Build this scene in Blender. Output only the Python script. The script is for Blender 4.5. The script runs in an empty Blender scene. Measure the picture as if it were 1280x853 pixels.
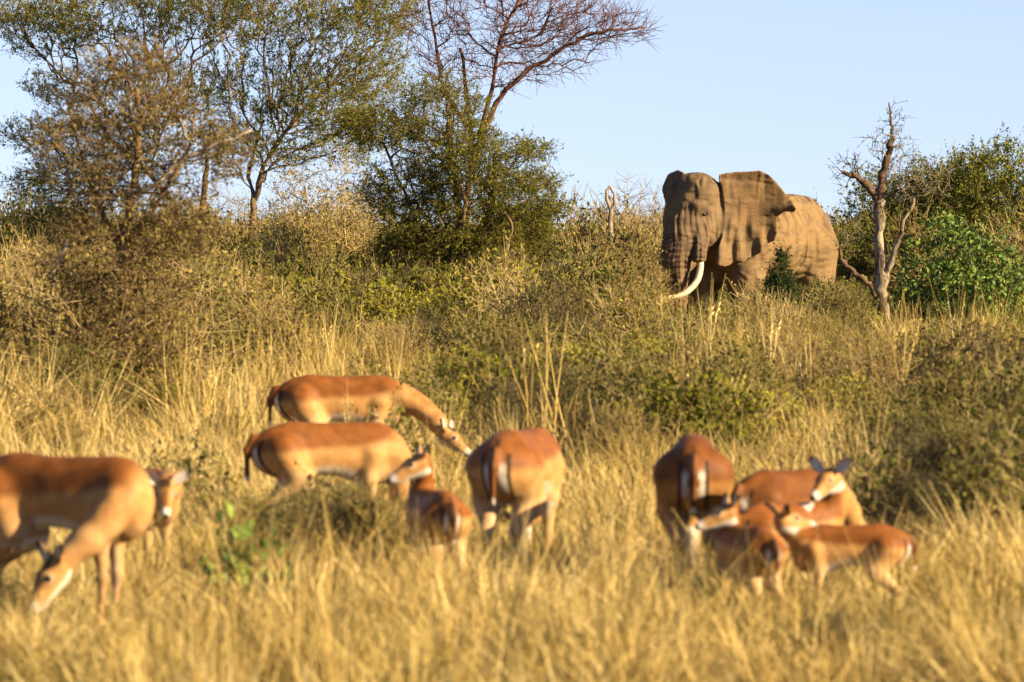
import bpy, math, random
import numpy as np
from mathutils import Vector, noise as mnoise

R = math.radians
random.seed(7)
rng = np.random.default_rng(7)
sc = bpy.context.scene
COL = sc.collection

# ------------------------------------------------------------------ camera
F = 6400.0          # focal length in photo pixels (1280 wide)
H = 1.93            # camera height
HY = 300.0          # photo row of the horizon
cam_d = bpy.data.cameras.new('camera')
cam = bpy.data.objects.new('camera', cam_d)
COL.objects.link(cam)
cam.location = (0, 0, H)
cam.rotation_euler = (R(90) - math.atan((426.5 - HY) / F), 0, 0)
cam_d.sensor_width = 36.0
cam_d.lens = 36.0 * F / 1280.0
cam_d.clip_start = 0.5
cam_d.clip_end = 6000
cam_d.dof.use_dof = True
cam_d.dof.focus_distance = 101.0
cam_d.dof.aperture_fstop = 180.0 / 34.0
sc.camera = cam

# ------------------------------------------------------------------ sky, sun
SUN_AZ = 67.0       # degrees to the right of straight behind the camera
SUN_EL = 24.0
SKY_LIFT = 0.10
sun_dir = Vector((math.sin(R(SUN_AZ)) * math.cos(R(SUN_EL)), -math.cos(R(SUN_AZ)) * math.cos(R(SUN_EL)), math.sin(R(SUN_EL))))
world = bpy.data.worlds.new('World')
sc.world = world
world.use_nodes = True
wn = world.node_tree
wn.nodes.clear()
sky = wn.nodes.new('ShaderNodeTexSky')
sky.sky_type = 'NISHITA'
sky.sun_disc = False
sky.sun_elevation = R(SUN_EL)
sky.sun_rotation = R(180 - SUN_AZ)
sky.air_density = 1.0
sky.dust_density = 0.2
sky.ozone_density = 2.0
bg = wn.nodes.new('ShaderNodeBackground')
bg.inputs['Strength'].default_value = 0.0525
wo = wn.nodes.new('ShaderNodeOutputWorld')
tcw = wn.nodes.new('ShaderNodeTexCoord')
lift = wn.nodes.new('ShaderNodeVectorMath'); lift.operation = 'MULTIPLY_ADD'      # thin dry haze: read the clear sky from a little higher up, all round
lift.inputs[1].default_value = (1, 1, 0.8); lift.inputs[2].default_value = (0, 0, SKY_LIFT)
wn.links.new(tcw.outputs['Generated'], lift.inputs[0]); wn.links.new(lift.outputs[0], sky.inputs['Vector'])
wb = wn.nodes.new('ShaderNodeMix'); wb.data_type = 'RGBA'; wb.blend_type = 'MULTIPLY'; wb.inputs['Factor'].default_value = 1   # white balance of the whole sky
wb.inputs[7].default_value = (1.12, 0.97, 1.06, 1)
wn.links.new(sky.outputs[0], wb.inputs[6]); wn.links.new(wb.outputs[2], bg.inputs['Color'])
wn.links.new(bg.outputs[0], wo.inputs['Surface'])

sun_l = bpy.data.lights.new('sun', 'SUN')
sun_l.energy = 5.0
sun_l.angle = R(0.55)
sun_l.color = (1.0, 0.80, 0.50)
sun = bpy.data.objects.new('sun', sun_l)
COL.objects.link(sun)
sun.rotation_euler = sun_dir.to_track_quat('Z', 'Y').to_euler()
sun.location = (20, -20, 30)

sc.view_settings.view_transform = 'Standard'
sc.view_settings.look = 'None'
sc.view_settings.exposure = 1.86
sc.view_settings.gamma = 1.0
sc.view_settings.use_curve_mapping = False
sc.cycles.max_bounces = 3
sc.cycles.diffuse_bounces = 2
sc.cycles.transmission_bounces = 2
sc.cycles.glossy_bounces = 1

# ------------------------------------------------------------------ helpers
def WX(px, D): return (px - 640.0) / F * D
def WZ(py, D): return H - (py - HY) / F * D

def tag(o, label=None, cat=None, group=None, kind=None):
    if label: o['label'] = label
    if cat: o['category'] = cat
    if group: o['group'] = group
    if kind: o['kind'] = kind
    return o

def empty(name, loc, rz=0.0):
    o = bpy.data.objects.new(name, None)
    o.empty_display_size = 0.2
    COL.objects.link(o)
    o.location = loc
    o.rotation_euler = (0, 0, rz)
    return o

def mesh_np(name, verts, quads=None, tris=None, attrs=None, smooth=False, col=None):
    """verts (N,3), quads (M,4), tris (K,3); attrs = {name: per-vertex float}, col = per-vertex RGB"""
    me = bpy.data.meshes.new(name)
    verts = np.asarray(verts, np.float32)
    me.vertices.add(len(verts))
    me.vertices.foreach_set('co', verts.ravel())
    idx, sizes = [], []
    if quads is not None and len(quads):
        q = np.asarray(quads, np.int32); idx.append(q.ravel()); sizes.append(np.full(len(q), 4, np.int32))
    if tris is not None and len(tris):
        t = np.asarray(tris, np.int32); idx.append(t.ravel()); sizes.append(np.full(len(t), 3, np.int32))
    idx = np.concatenate(idx); sizes = np.concatenate(sizes)
    me.loops.add(len(idx)); me.loops.foreach_set('vertex_index', idx)
    me.polygons.add(len(sizes))
    starts = np.zeros(len(sizes), np.int32); starts[1:] = np.cumsum(sizes)[:-1]
    me.polygons.foreach_set('loop_start', starts)
    if smooth:
        me.polygons.foreach_set('use_smooth', np.ones(len(sizes), bool))
    me.update(calc_edges=True)
    if attrs:
        for k, v in attrs.items():
            a = me.attributes.new(k, 'FLOAT', 'POINT')
            a.data.foreach_set('value', np.asarray(v, np.float32))
    if col is not None:
        a = me.attributes.new('Col', 'FLOAT_COLOR', 'POINT')
        c = np.ones((len(verts), 4), np.float32); c[:, :3] = col
        a.data.foreach_set('color', c.ravel())
    return me

def obj(name, me, mat, parent=None, loc=None, link=True):
    o = bpy.data.objects.new(name, me)
    if link: COL.objects.link(o)
    if mat and not me.materials: me.materials.append(mat)
    if parent: o.parent = parent
    if loc is not None: o.location = loc
    return o

def norm(v):
    v = np.asarray(v, float); return v / (np.linalg.norm(v, axis=-1, keepdims=True) + 1e-9)

# ------------------------------------------------------------------ materials
def new_mat(name):
    m = bpy.data.materials.new(name); m.use_nodes = True
    nt = m.node_tree; nt.nodes.clear()
    out = nt.nodes.new('ShaderNodeOutputMaterial')
    return m, nt, out

ALB = 0.65
def ramp(nt, fac, stops):
    r = nt.nodes.new('ShaderNodeValToRGB')
    el = r.color_ramp.elements
    while len(el) < len(stops): el.new(0.5)
    for e, (p, c) in zip(el, stops):
        e.position = p; e.color = (*c, 1)
    nt.links.new(fac, r.inputs[0])
    return r.outputs[0]

def math_n(nt, op, a, b=None, clamp=False):
    n = nt.nodes.new('ShaderNodeMath'); n.operation = op; n.use_clamp = clamp
    for i, v in enumerate((a, b)):
        if v is None: continue
        if isinstance(v, (int, float)): n.inputs[i].default_value = v
        else: nt.links.new(v, n.inputs[i])
    return n.outputs[0]

def leaf_mat(name, stops, transl=0.15, rough=0.6, spec=0.25, rand_w=0.45):
    """foliage/straw: colour from a per-leaf value and a per-plant random value"""
    m, nt, out = new_mat(name)
    at = nt.nodes.new('ShaderNodeAttribute'); at.attribute_name = 'v'
    oi = nt.nodes.new('ShaderNodeObjectInfo')
    f = math_n(nt, 'ADD', math_n(nt, 'MULTIPLY', at.outputs['Fac'], 1 - rand_w), math_n(nt, 'MULTIPLY', oi.outputs['Random'], rand_w))
    c = ramp(nt, f, [(q, tuple(x * ALB for x in k)) for q, k in stops])
    if spec > .3:
        p = nt.nodes.new('ShaderNodeBsdfPrincipled')
        p.inputs['Roughness'].default_value = rough; p.inputs['Specular IOR Level'].default_value = spec
        nt.links.new(c, p.inputs['Base Color'])
    else:
        p = nt.nodes.new('ShaderNodeBsdfDiffuse'); nt.links.new(c, p.inputs['Color'])
    if transl <= 0:
        nt.links.new(p.outputs[0], out.inputs['Surface']); return m
    t = nt.nodes.new('ShaderNodeBsdfTranslucent'); nt.links.new(c, t.inputs['Color'])
    mx = nt.nodes.new('ShaderNodeMixShader'); mx.inputs[0].default_value = transl
    nt.links.new(p.outputs[0], mx.inputs[1]); nt.links.new(t.outputs[0], mx.inputs[2])
    nt.links.new(mx.outputs[0], out.inputs['Surface'])
    return m

def bark_mat(name, c1, c2, scale=6.0, bump=0.4, lo_=.36, hi_=.62):
    m, nt, out = new_mat(name)
    tc = nt.nodes.new('ShaderNodeTexCoord')
    mp = nt.nodes.new('ShaderNodeMapping'); mp.inputs['Scale'].default_value = (1, 1, 0.35)
    nt.links.new(tc.outputs['Object'], mp.inputs[0])
    n = nt.nodes.new('ShaderNodeTexNoise'); n.inputs['Scale'].default_value = scale; n.inputs['Detail'].default_value = 5
    n.inputs['Roughness'].default_value = 0.7
    nt.links.new(mp.outputs[0], n.inputs['Vector'])
    c = ramp(nt, n.outputs['Fac'], [(lo_, tuple(x * ALB for x in c1)), (hi_, tuple(x * ALB for x in c2))])
    p = nt.nodes.new('ShaderNodeBsdfPrincipled'); p.inputs['Roughness'].default_value = 0.85
    p.inputs['Specular IOR Level'].default_value = 0.15
    nt.links.new(c, p.inputs['Base Color'])
    b = nt.nodes.new('ShaderNodeBump'); b.inputs['Strength'].default_value = bump; b.inputs['Distance'].default_value = 0.03
    nt.links.new(n.outputs['Fac'], b.inputs['Height']); nt.links.new(b.outputs[0], p.inputs['Normal'])
    nt.links.new(p.outputs[0], out.inputs['Surface'])
    return m

def plain_mat(name, c, rough=0.5, spec=0.4):
    m, nt, out = new_mat(name)
    p = nt.nodes.new('ShaderNodeBsdfPrincipled')
    n = nt.nodes.new('ShaderNodeTexNoise'); n.inputs['Scale'].default_value = 9; n.inputs['Detail'].default_value = 4
    tc = nt.nodes.new('ShaderNodeTexCoord'); nt.links.new(tc.outputs['Object'], n.inputs['Vector'])
    col = ramp(nt, n.outputs['Fac'], [(0.3, tuple(x * 0.6 for x in c)), (0.7, c)])
    nt.links.new(col, p.inputs['Base Color'])
    p.inputs['Roughness'].default_value = rough; p.inputs['Specular IOR Level'].default_value = spec
    nt.links.new(p.outputs[0], out.inputs['Surface'])
    return m

M = {}
M['grass'] = leaf_mat('dry_grass', [(0.0, (0.10, 0.06, 0.018)), (0.25, (0.36, 0.24, 0.07)), (0.5, (0.66, 0.47, 0.16)), (0.82, (0.86, 0.68, 0.31))], transl=0.0, rand_w=0.3)
M['grass_mid'] = leaf_mat('olive_dry_grass', [(0.0, (0.08, 0.075, 0.02)), (0.3, (0.24, 0.18, 0.05)), (0.6, (0.43, 0.31, 0.09)), (0.9, (0.56, 0.42, 0.15))], transl=0.0, rand_w=0.4)
M['twig_dry'] = leaf_mat('dry_twigs', [(0.0, (0.13, 0.09, 0.04)), (0.5, (0.32, 0.23, 0.10)), (1.0, (0.52, 0.40, 0.20))], transl=0.0, rough=0.8, rand_w=0.5)
M['leaf_dry'] = leaf_mat('dry_leaves', [(0.0, (0.12, 0.10, 0.022)), (0.5, (0.32, 0.25, 0.055)), (1.0, (0.54, 0.42, 0.12))], rand_w=0.4)
M['leaf_yellowgreen'] = leaf_mat('yellow_green_leaves', [(0.0, (0.06, 0.08, 0.010)), (0.5, (0.20, 0.195, 0.02)), (1.0, (0.42, 0.36, 0.05))], rand_w=0.4)
M['leaf_olive'] = leaf_mat('olive_leaves', [(0.0, (0.06, 0.07, 0.015)), (0.5, (0.14, 0.14, 0.03)), (1.0, (0.27, 0.24, 0.06))], rand_w=0.3)
M['leaf_yellowolive'] = leaf_mat('yellow_olive_leaves', [(0.0, (0.08, 0.10, 0.015)), (0.5, (0.19, 0.20, 0.032)), (1.0, (0.36, 0.34, 0.06))], rand_w=0.1)
M['leaf_acacia'] = leaf_mat('acacia_leaves', [(0.0, (0.10, 0.125, 0.015)), (0.5, (0.25, 0.26, 0.035)), (1.0, (0.45, 0.42, 0.07))], rand_w=0.1, transl=0.38)
M['leaf_dark'] = leaf_mat('dark_feathery_leaves', [(0.0, (0.08, 0.10, 0.012)), (0.5, (0.22, 0.225, 0.03)), (1.0, (0.42, 0.38, 0.06))], rand_w=0.1, transl=0.38)
M['leaf_deep'] = leaf_mat('deep_green_needles', [(0.0, (0.02, 0.045, 0.015)), (0.6, (0.04, 0.08, 0.02)), (1.0, (0.07, 0.11, 0.03))], rand_w=0.1)
M['leaf_bright'] = leaf_mat('bright_green_leaves', [(0.0, (0.035, 0.085, 0.010)), (0.5, (0.12, 0.20, 0.02)), (1.0, (0.30, 0.40, 0.045))], rand_w=0.1, rough=0.65, spec=0.31)
M['leaf_brown'] = leaf_mat('brownish_olive_leaves', [(0.0, (0.11, 0.09, 0.025)), (0.5, (0.22, 0.175, 0.045)), (1.0, (0.36, 0.29, 0.09))], rand_w=0.1)
M['leaf_grey'] = leaf_mat('grey_brown_twigs', [(0.0, (0.05, 0.042, 0.026)), (0.5, (0.105, 0.085, 0.045)), (1.0, (0.19, 0.16, 0.08))], rand_w=0.3)
M['bark_dark'] = bark_mat('dark_bark', (0.055, 0.035, 0.02), (0.17, 0.10, 0.05))
M['bark_brown'] = bark_mat('brown_bark', (0.10, 0.06, 0.03), (0.28, 0.18, 0.09))
M['bark_red'] = bark_mat('red_brown_bark', (0.09, 0.035, 0.025), (0.22, 0.10, 0.06))
M['bark_pale'] = bark_mat('pale_peeling_bark', (0.07, 0.045, 0.028), (0.40, 0.32, 0.21), scale=5, bump=0.9, lo_=.44, hi_=.58)
M['bark_grey'] = bark_mat('grey_dead_wood', (0.20, 0.14, 0.09), (0.46, 0.36, 0.24), scale=8)
M['ivory'] = plain_mat('ivory', (0.55, 0.42, 0.23), 0.4, 0.4)
M['eye'] = plain_mat('eye_dark', (0.012, 0.008, 0.006), 0.35, 0.25)

# coat: vertex colour with hair-like noise
def coat_mat():
    m, nt, out = new_mat('impala_coat')
    at = nt.nodes.new('ShaderNodeAttribute'); at.attribute_name = 'Col'
    tc = nt.nodes.new('ShaderNodeTexCoord')
    n = nt.nodes.new('ShaderNodeTexNoise'); n.inputs['Scale'].default_value = 14; n.inputs['Detail'].default_value = 6
    nt.links.new(tc.outputs['Object'], n.inputs['Vector'])
    g = math_n(nt, 'ADD', math_n(nt, 'MULTIPLY', n.outputs['Fac'], 0.65), 0.24)
    mx = nt.nodes.new('ShaderNodeMix'); mx.data_type = 'RGBA'; mx.blend_type = 'MULTIPLY'; mx.inputs['Factor'].default_value = 1
    nt.links.new(at.outputs['Color'], mx.inputs[6]); nt.links.new(g, mx.inputs[7])
    p = nt.nodes.new('ShaderNodeBsdfPrincipled'); p.inputs['Roughness'].default_value = 0.55
    p.inputs['Specular IOR Level'].default_value = 0.08
    nt.links.new(mx.outputs[2], p.inputs['Base Color'])
    nt.links.new(p.outputs[0], out.inputs['Surface'])
    return m
M['coat'] = coat_mat()

def hide_mat():
    m, nt, out = new_mat('elephant_hide')
    tc = nt.nodes.new('ShaderNodeTexCoord')
    at = nt.nodes.new('ShaderNodeAttribute'); at.attribute_name = 'Col'
    n1 = nt.nodes.new('ShaderNodeTexNoise'); n1.inputs['Scale'].default_value = 2.2; n1.inputs['Detail'].default_value = 7; n1.inputs['Roughness'].default_value = 0.65
    nt.links.new(tc.outputs['Object'], n1.inputs['Vector'])
    c = ramp(nt, n1.outputs['Fac'], [(0.33, (0.27, 0.26, 0.26)), (0.5, (0.52, 0.51, 0.50)), (0.72, (0.70, 0.67, 0.61))])
    mx = nt.nodes.new('ShaderNodeMix'); mx.data_type = 'RGBA'; mx.blend_type = 'MULTIPLY'; mx.inputs['Factor'].default_value = 1
    nt.links.new(at.outputs['Color'], mx.inputs[6]); nt.links.new(c, mx.inputs[7])
    # wrinkles: creases running mostly downwards, broken by finer cross folds
    def ridged(scale_vec, scale, detail):
        mp = nt.nodes.new('ShaderNodeMapping'); mp.inputs['Scale'].default_value = scale_vec
        nt.links.new(tc.outputs['Object'], mp.inputs[0])
        n = nt.nodes.new('ShaderNodeTexNoise'); n.noise_type = 'RIDGED_MULTIFRACTAL'; n.normalize = True
        n.inputs['Scale'].default_value = scale; n.inputs['Detail'].default_value = detail; n.inputs['Roughness'].default_value = 0.6
        n.inputs['Distortion'].default_value = 0.3
        nt.links.new(mp.outputs[0], n.inputs['Vector'])
        return n.outputs['Fac']
    w1 = ridged((1.0, 1.0, 0.22), 4.6, 2.5); w2 = ridged((0.4, 0.4, 1.0), 6.0, 2)
    n2 = nt.nodes.new('ShaderNodeTexNoise'); n2.inputs['Scale'].default_value = 22; n2.inputs['Detail'].default_value = 5
    nt.links.new(tc.outputs['Object'], n2.inputs['Vector'])
    hgt = math_n(nt, 'ADD', math_n(nt, 'MULTIPLY', math_n(nt, 'ADD', w1, math_n(nt, 'MULTIPLY', w2, 0.6)), -1.0), math_n(nt, 'MULTIPLY', n2.outputs['Fac'], 0.10))
    b = nt.nodes.new('ShaderNodeBump'); b.inputs['Strength'].default_value = 0.9; b.inputs['Distance'].default_value = 0.11
    nt.links.new(hgt, b.inputs['Height'])
    p = nt.nodes.new('ShaderNodeBsdfPrincipled'); p.inputs['Roughness'].default_value = 0.8; p.inputs['Specular IOR Level'].default_value = 0.2
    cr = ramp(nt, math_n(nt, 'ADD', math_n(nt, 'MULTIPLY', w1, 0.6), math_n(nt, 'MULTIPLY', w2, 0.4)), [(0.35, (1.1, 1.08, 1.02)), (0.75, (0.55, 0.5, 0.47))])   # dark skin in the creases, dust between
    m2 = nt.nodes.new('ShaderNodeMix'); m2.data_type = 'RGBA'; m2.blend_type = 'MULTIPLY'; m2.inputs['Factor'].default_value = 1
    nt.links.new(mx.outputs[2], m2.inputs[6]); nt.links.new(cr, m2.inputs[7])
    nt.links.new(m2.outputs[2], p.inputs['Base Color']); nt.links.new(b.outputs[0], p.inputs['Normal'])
    nt.links.new(p.outputs[0], out.inputs['Surface'])
    return m
M['hide'] = hide_mat()

def soil_mat():
    m, nt, out = new_mat('savanna_soil')
    tc = nt.nodes.new('ShaderNodeTexCoord')
    n = nt.nodes.new('ShaderNodeTexNoise'); n.inputs['Scale'].default_value = 0.8; n.inputs['Detail'].default_value = 10; n.inputs['Roughness'].default_value = 0.7
    nt.links.new(tc.outputs['Object'], n.inputs['Vector'])
    c = ramp(nt, n.outputs['Fac'], [(0.3, (0.09, 0.06, 0.025)), (0.5, (0.15, 0.105, 0.045)), (0.7, (0.22, 0.16, 0.07))])
    p = nt.nodes.new('ShaderNodeBsdfPrincipled'); p.inputs['Roughness'].default_value = 0.95; p.inputs['Specular IOR Level'].default_value = 0.1
    b = nt.nodes.new('ShaderNodeBump'); b.inputs['Strength'].default_value = 0.5; b.inputs['Distance'].default_value = 0.05
    nt.links.new(n.outputs['Fac'], b.inputs['Height']); nt.links.new(b.outputs[0], p.inputs['Normal'])
    nt.links.new(c, p.inputs['Base Color']); nt.links.new(p.outputs[0], out.inputs['Surface'])
    return m
M['soil'] = soil_mat()

# ------------------------------------------------------------------ ground
def make_ground():
    xs = np.concatenate([[-3000, -1000, -300, -100], np.linspace(-40, 40, 61), [100, 300, 1000, 3000]])
    ys = np.concatenate([[-1000, -200, -50], np.linspace(-10, 180, 120), [300, 700, 1500, 4000]])
    X, Y = np.meshgrid(xs, ys, indexing='ij')
    Z = np.zeros_like(X)
    for i in range(X.shape[0]):
        for j in range(X.shape[1]):
            if abs(X[i, j]) < 60 and -10 < Y[i, j] < 200:
                Z[i, j] = 0.05 * mnoise.noise(Vector((X[i, j] * 0.5, Y[i, j] * 0.5, 0))) - 0.03
    n, m = X.shape
    v = np.stack([X, Y, Z], -1).reshape(-1, 3)
    I, J = np.meshgrid(np.arange(n - 1), np.arange(m - 1), indexing='ij')
    a = (I * m + J).ravel()
    q = np.stack([a, a + m, a + m + 1, a + 1], -1)
    o = obj('ground', mesh_np('ground', v, q, smooth=True), M['soil'])
    tag(o, 'dry sandy savanna ground under the grass', 'ground', kind='structure')
make_ground()

# ------------------------------------------------------------------ SDF bodies
class Field:
    def __init__(s, lo, hi, h):
        s.lo = np.array(lo, float); s.h = h
        s.n = np.ceil((np.array(hi) - s.lo) / h).astype(int) + 1
        s.f = np.full(s.n, 10.0, np.float32)
    def sub(s, lo, hi):
        a = np.clip(np.floor((np.array(lo) - s.lo) / s.h).astype(int), 0, s.n - 1)
        b = np.clip(np.ceil((np.array(hi) - s.lo) / s.h).astype(int) + 1, 1, s.n)
        sl = tuple(slice(x, y) for x, y in zip(a, b))
        g = [s.lo[i] + s.h * np.arange(a[i], b[i]) for i in range(3)]
        X, Y, Z = np.meshgrid(*g, indexing='ij')
        return sl, X, Y, Z
    def blend(s, sl, d, k):
        f = s.f[sl]
        if k > 0:
            hh = np.clip(0.5 + 0.5 * (f - d) / k, 0, 1)
            s.f[sl] = (f * (1 - hh) + d * hh - k * hh * (1 - hh))
        else:
            s.f[sl] = np.minimum(f, d)
    def cap(s, a, b, ra, rb, k=0.05, flat=None):
        """tapered capsule; flat=(axis vector, factor) squashes it along an axis"""
        a = np.array(a, float); b = np.array(b, float)
        r = max(ra, rb) * (1.0 if flat is None else max(1.0, flat[1])) + 2 * k + 3 * s.h
        sl, X, Y, Z = s.sub(np.minimum(a, b) - r, np.maximum(a, b) + r)
        d = b - a; L2 = (d * d).sum() + 1e-9
        px, py, pz = X - a[0], Y - a[1], Z - a[2]
        t = np.clip((px * d[0] + py * d[1] + pz * d[2]) / L2, 0, 1)
        qx, qy, qz = px - t * d[0], py - t * d[1], pz - t * d[2]
        if flat is not None:
            ax = norm(np.array(flat[0], float)); fac = 1 / flat[1] - 1
            w = qx * ax[0] + qy * ax[1] + qz * ax[2]
            qx, qy, qz = qx + ax[0] * w * fac, qy + ax[1] * w * fac, qz + ax[2] * w * fac
        dist = np.sqrt(qx * qx + qy * qy + qz * qz) - (ra + (rb - ra) * t)
        s.blend(sl, dist, k)
    def ell(s, c, r, k=0.05, pitch=0.0):
        c = np.array(c, float); r = np.array(r, float)
        m = r.max() + 2 * k + 3 * s.h
        sl, X, Y, Z = s.sub(c - m, c + m)
        x, y, z = X - c[0], Y - c[1], Z - c[2]
        if pitch:
            cp, sp = math.cos(pitch), math.sin(pitch)
            x, z = x * cp + z * sp, -x * sp + z * cp
        k0 = np.sqrt((x / r[0]) ** 2 + (y / r[1]) ** 2 + (z / r[2]) ** 2)
        k1 = np.sqrt((x / r[0] ** 2) ** 2 + (y / r[1] ** 2) ** 2 + (z / r[2] ** 2) ** 2)
        s.blend(sl, k0 * (k0 - 1) / (k1 + 1e-9), k)
    def mesh(s, smooth_it=2):
        f = s.f; n = s.n; ins = f < 0
        # surface nets
        c = n - 1
        acc = np.zeros((*c, 3), np.float32); cnt = np.zeros(c, np.float32)
        def cor(dx, dy, dz): return f[dx:dx + c[0], dy:dy + c[1], dz:dz + c[2]]
        corners = [(i, j, k) for i in (0, 1) for j in (0, 1) for k in (0, 1)]
        act = np.zeros(c, np.int8)
        for q in corners: act += (cor(*q) < 0)
        cells = np.argwhere((act > 0) & (act < 8))
        ci = tuple(cells.T)
        P = np.zeros((len(cells), 3)); N = np.zeros(len(cells))
        for q in corners:
            for ax in range(3):
                if q[ax]: continue
                q2 = list(q); q2[ax] = 1
                f0 = cor(*q)[ci]; f1 = cor(*q2)[ci]
                m = (f0 < 0) != (f1 < 0)
                t = np.where(m, f0 / (f0 - f1 + 1e-12), 0)
                for a2 in range(3):
                    P[:, a2] += np.where(m, q[a2] + (t if a2 == ax else 0), 0)
                N += m
        P = cells + P / N[:, None]
        vid = np.full(c, -1, np.int64); vid[ci] = np.arange(len(cells))
        quads = []
        for ax in range(3):
            sl0 = [slice(None)] * 3; sl1 = [slice(None)] * 3
            sl0[ax] = slice(0, -1); sl1[ax] = slice(1, None)
            e = ins[tuple(sl0)] != ins[tuple(sl1)]
            E = np.argwhere(e)
            o1, o2 = [(1, 2), (2, 0), (0, 1)][ax]
            ok = (E[:, o1] > 0) & (E[:, o2] > 0) & (E[:, o1] < c[o1]) & (E[:, o2] < c[o2])
            E = E[ok]
            pos = ins[tuple(sl0)][tuple(E.T)]
            def v(d1, d2):
                Q = E.copy(); Q[:, o1] -= d1; Q[:, o2] -= d2
                return vid[tuple(Q.T)]
            qd = np.stack([v(1, 1), v(0, 1), v(0, 0), v(1, 0)], -1)
            qd[~pos] = qd[~pos][:, ::-1]
            quads.append(qd)
        quads = np.concatenate(quads)
        V = s.lo + P * s.h
        for _ in range(smooth_it):
            A = np.zeros_like(V); C = np.zeros(len(V))
            for i in range(4):
                a, b = quads[:, i], quads[:, (i + 1) % 4]
                np.add.at(A, a, V[b]); np.add.at(C, a, 1)
                np.add.at(A, b, V[a]); np.add.at(C, b, 1)
            V = 0.5 * V + 0.5 * A / C[:, None]
        return V, quads

def vnormals(V, Q):
    n = np.cross(V[Q[:, 2]] - V[Q[:, 0]], V[Q[:, 3]] - V[Q[:, 1]])
    N = np.zeros_like(V)
    for i in range(4): np.add.at(N, Q[:, i], n)
    return norm(N)

def sstep(a, b, x):
    t = np.clip((x - a) / (b - a), 0, 1); return t * t * (3 - 2 * t)

def vnoise(P, seed=0, octaves=3):
    """smooth pseudo-noise from warped sinusoids, about -1..1"""
    r = np.random.default_rng(seed); out = 0; amp = 1.0; fr = 1.0; tot = 0
    for _ in range(octaves):
        acc = 0
        for _ in range(4):
            k = norm(r.normal(size=3)) * fr * 2.2
            k2 = norm(r.normal(size=3)) * fr * 1.3
            acc = acc + np.sin(P @ k + 1.3 * np.sin(P @ k2 + r.uniform(0, 6)) + r.uniform(0, 6))
        out = out + amp * acc / 2.4; tot += amp; amp *= 0.5; fr *= 2.1
    return out / tot

def tube(pts, rad, sides=8, cap=True):
    pts = np.asarray(pts, float); rad = np.asarray(rad, float); n = len(pts)
    T = np.gradient(pts, axis=0); T = norm(T)
    ref = np.array([0.31, 0.95, 0.11]); vs = []
    for i in range(n):
        a = np.cross(T[i], ref); a /= np.linalg.norm(a) + 1e-9; b = np.cross(T[i], a)
        th = np.linspace(0, 2 * np.pi, sides, endpoint=False)
        vs.append(pts[i] + rad[i] * (np.cos(th)[:, None] * a + np.sin(th)[:, None] * b))
    V = np.concatenate(vs)
    q = []
    for i in range(n - 1):
        for j in range(sides):
            j2 = (j + 1) % sides
            q.append([i * sides + j, i * sides + j2, (i + 1) * sides + j2, (i + 1) * sides + j])
    tr = []
    if cap:
        V = np.concatenate([V, pts[:1], pts[-1:]])
        for j in range(sides):
            tr.append([len(V) - 2, (j + 1) % sides, j]); tr.append([len(V) - 1, (n - 1) * sides + j, (n - 1) * sides + (j + 1) % sides])
    return V, np.array(q), np.array(tr).reshape(-1, 3)

def catmull(P, n):
    P = np.asarray(P, float); Q = np.concatenate([[2 * P[0] - P[1]], P, [2 * P[-1] - P[-2]]])
    out = []
    for i in range(len(P) - 1):
        p0, p1, p2, p3 = Q[i:i + 4]
        for t in np.linspace(0, 1, n, endpoint=False):
            out.append(0.5 * (2 * p1 + (p2 - p0) * t + (2 * p0 - 5 * p1 + 4 * p2 - p3) * t * t + (3 * p1 - p0 - 3 * p2 + p3) * t ** 3))
    out.append(P[-1]); return np.array(out)

# ------------------------------------------------------------------ elephant
def poly_sdf(u, v, poly):
    d = np.full(u.shape, 1e9); s = np.ones(u.shape)
    n = len(poly)
    for i in range(n):
        a = poly[i]; b = poly[i - 1]
        ex, ey = b[0] - a[0], b[1] - a[1]
        wx, wy = u - a[0], v - a[1]
        t = np.clip((wx * ex + wy * ey) / (ex * ex + ey * ey + 1e-12), 0, 1)
        d = np.minimum(d, (wx - ex * t) ** 2 + (wy - ey * t) ** 2)
        c1 = v >= a[1]; c2 = v < b[1]; c3 = ex * wy > ey * wx
        flip = (c1 & c2 & c3) | (~c1 & ~c2 & ~c3)
        s = np.where(flip, -s, s)
    return s * np.sqrt(d)

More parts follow.
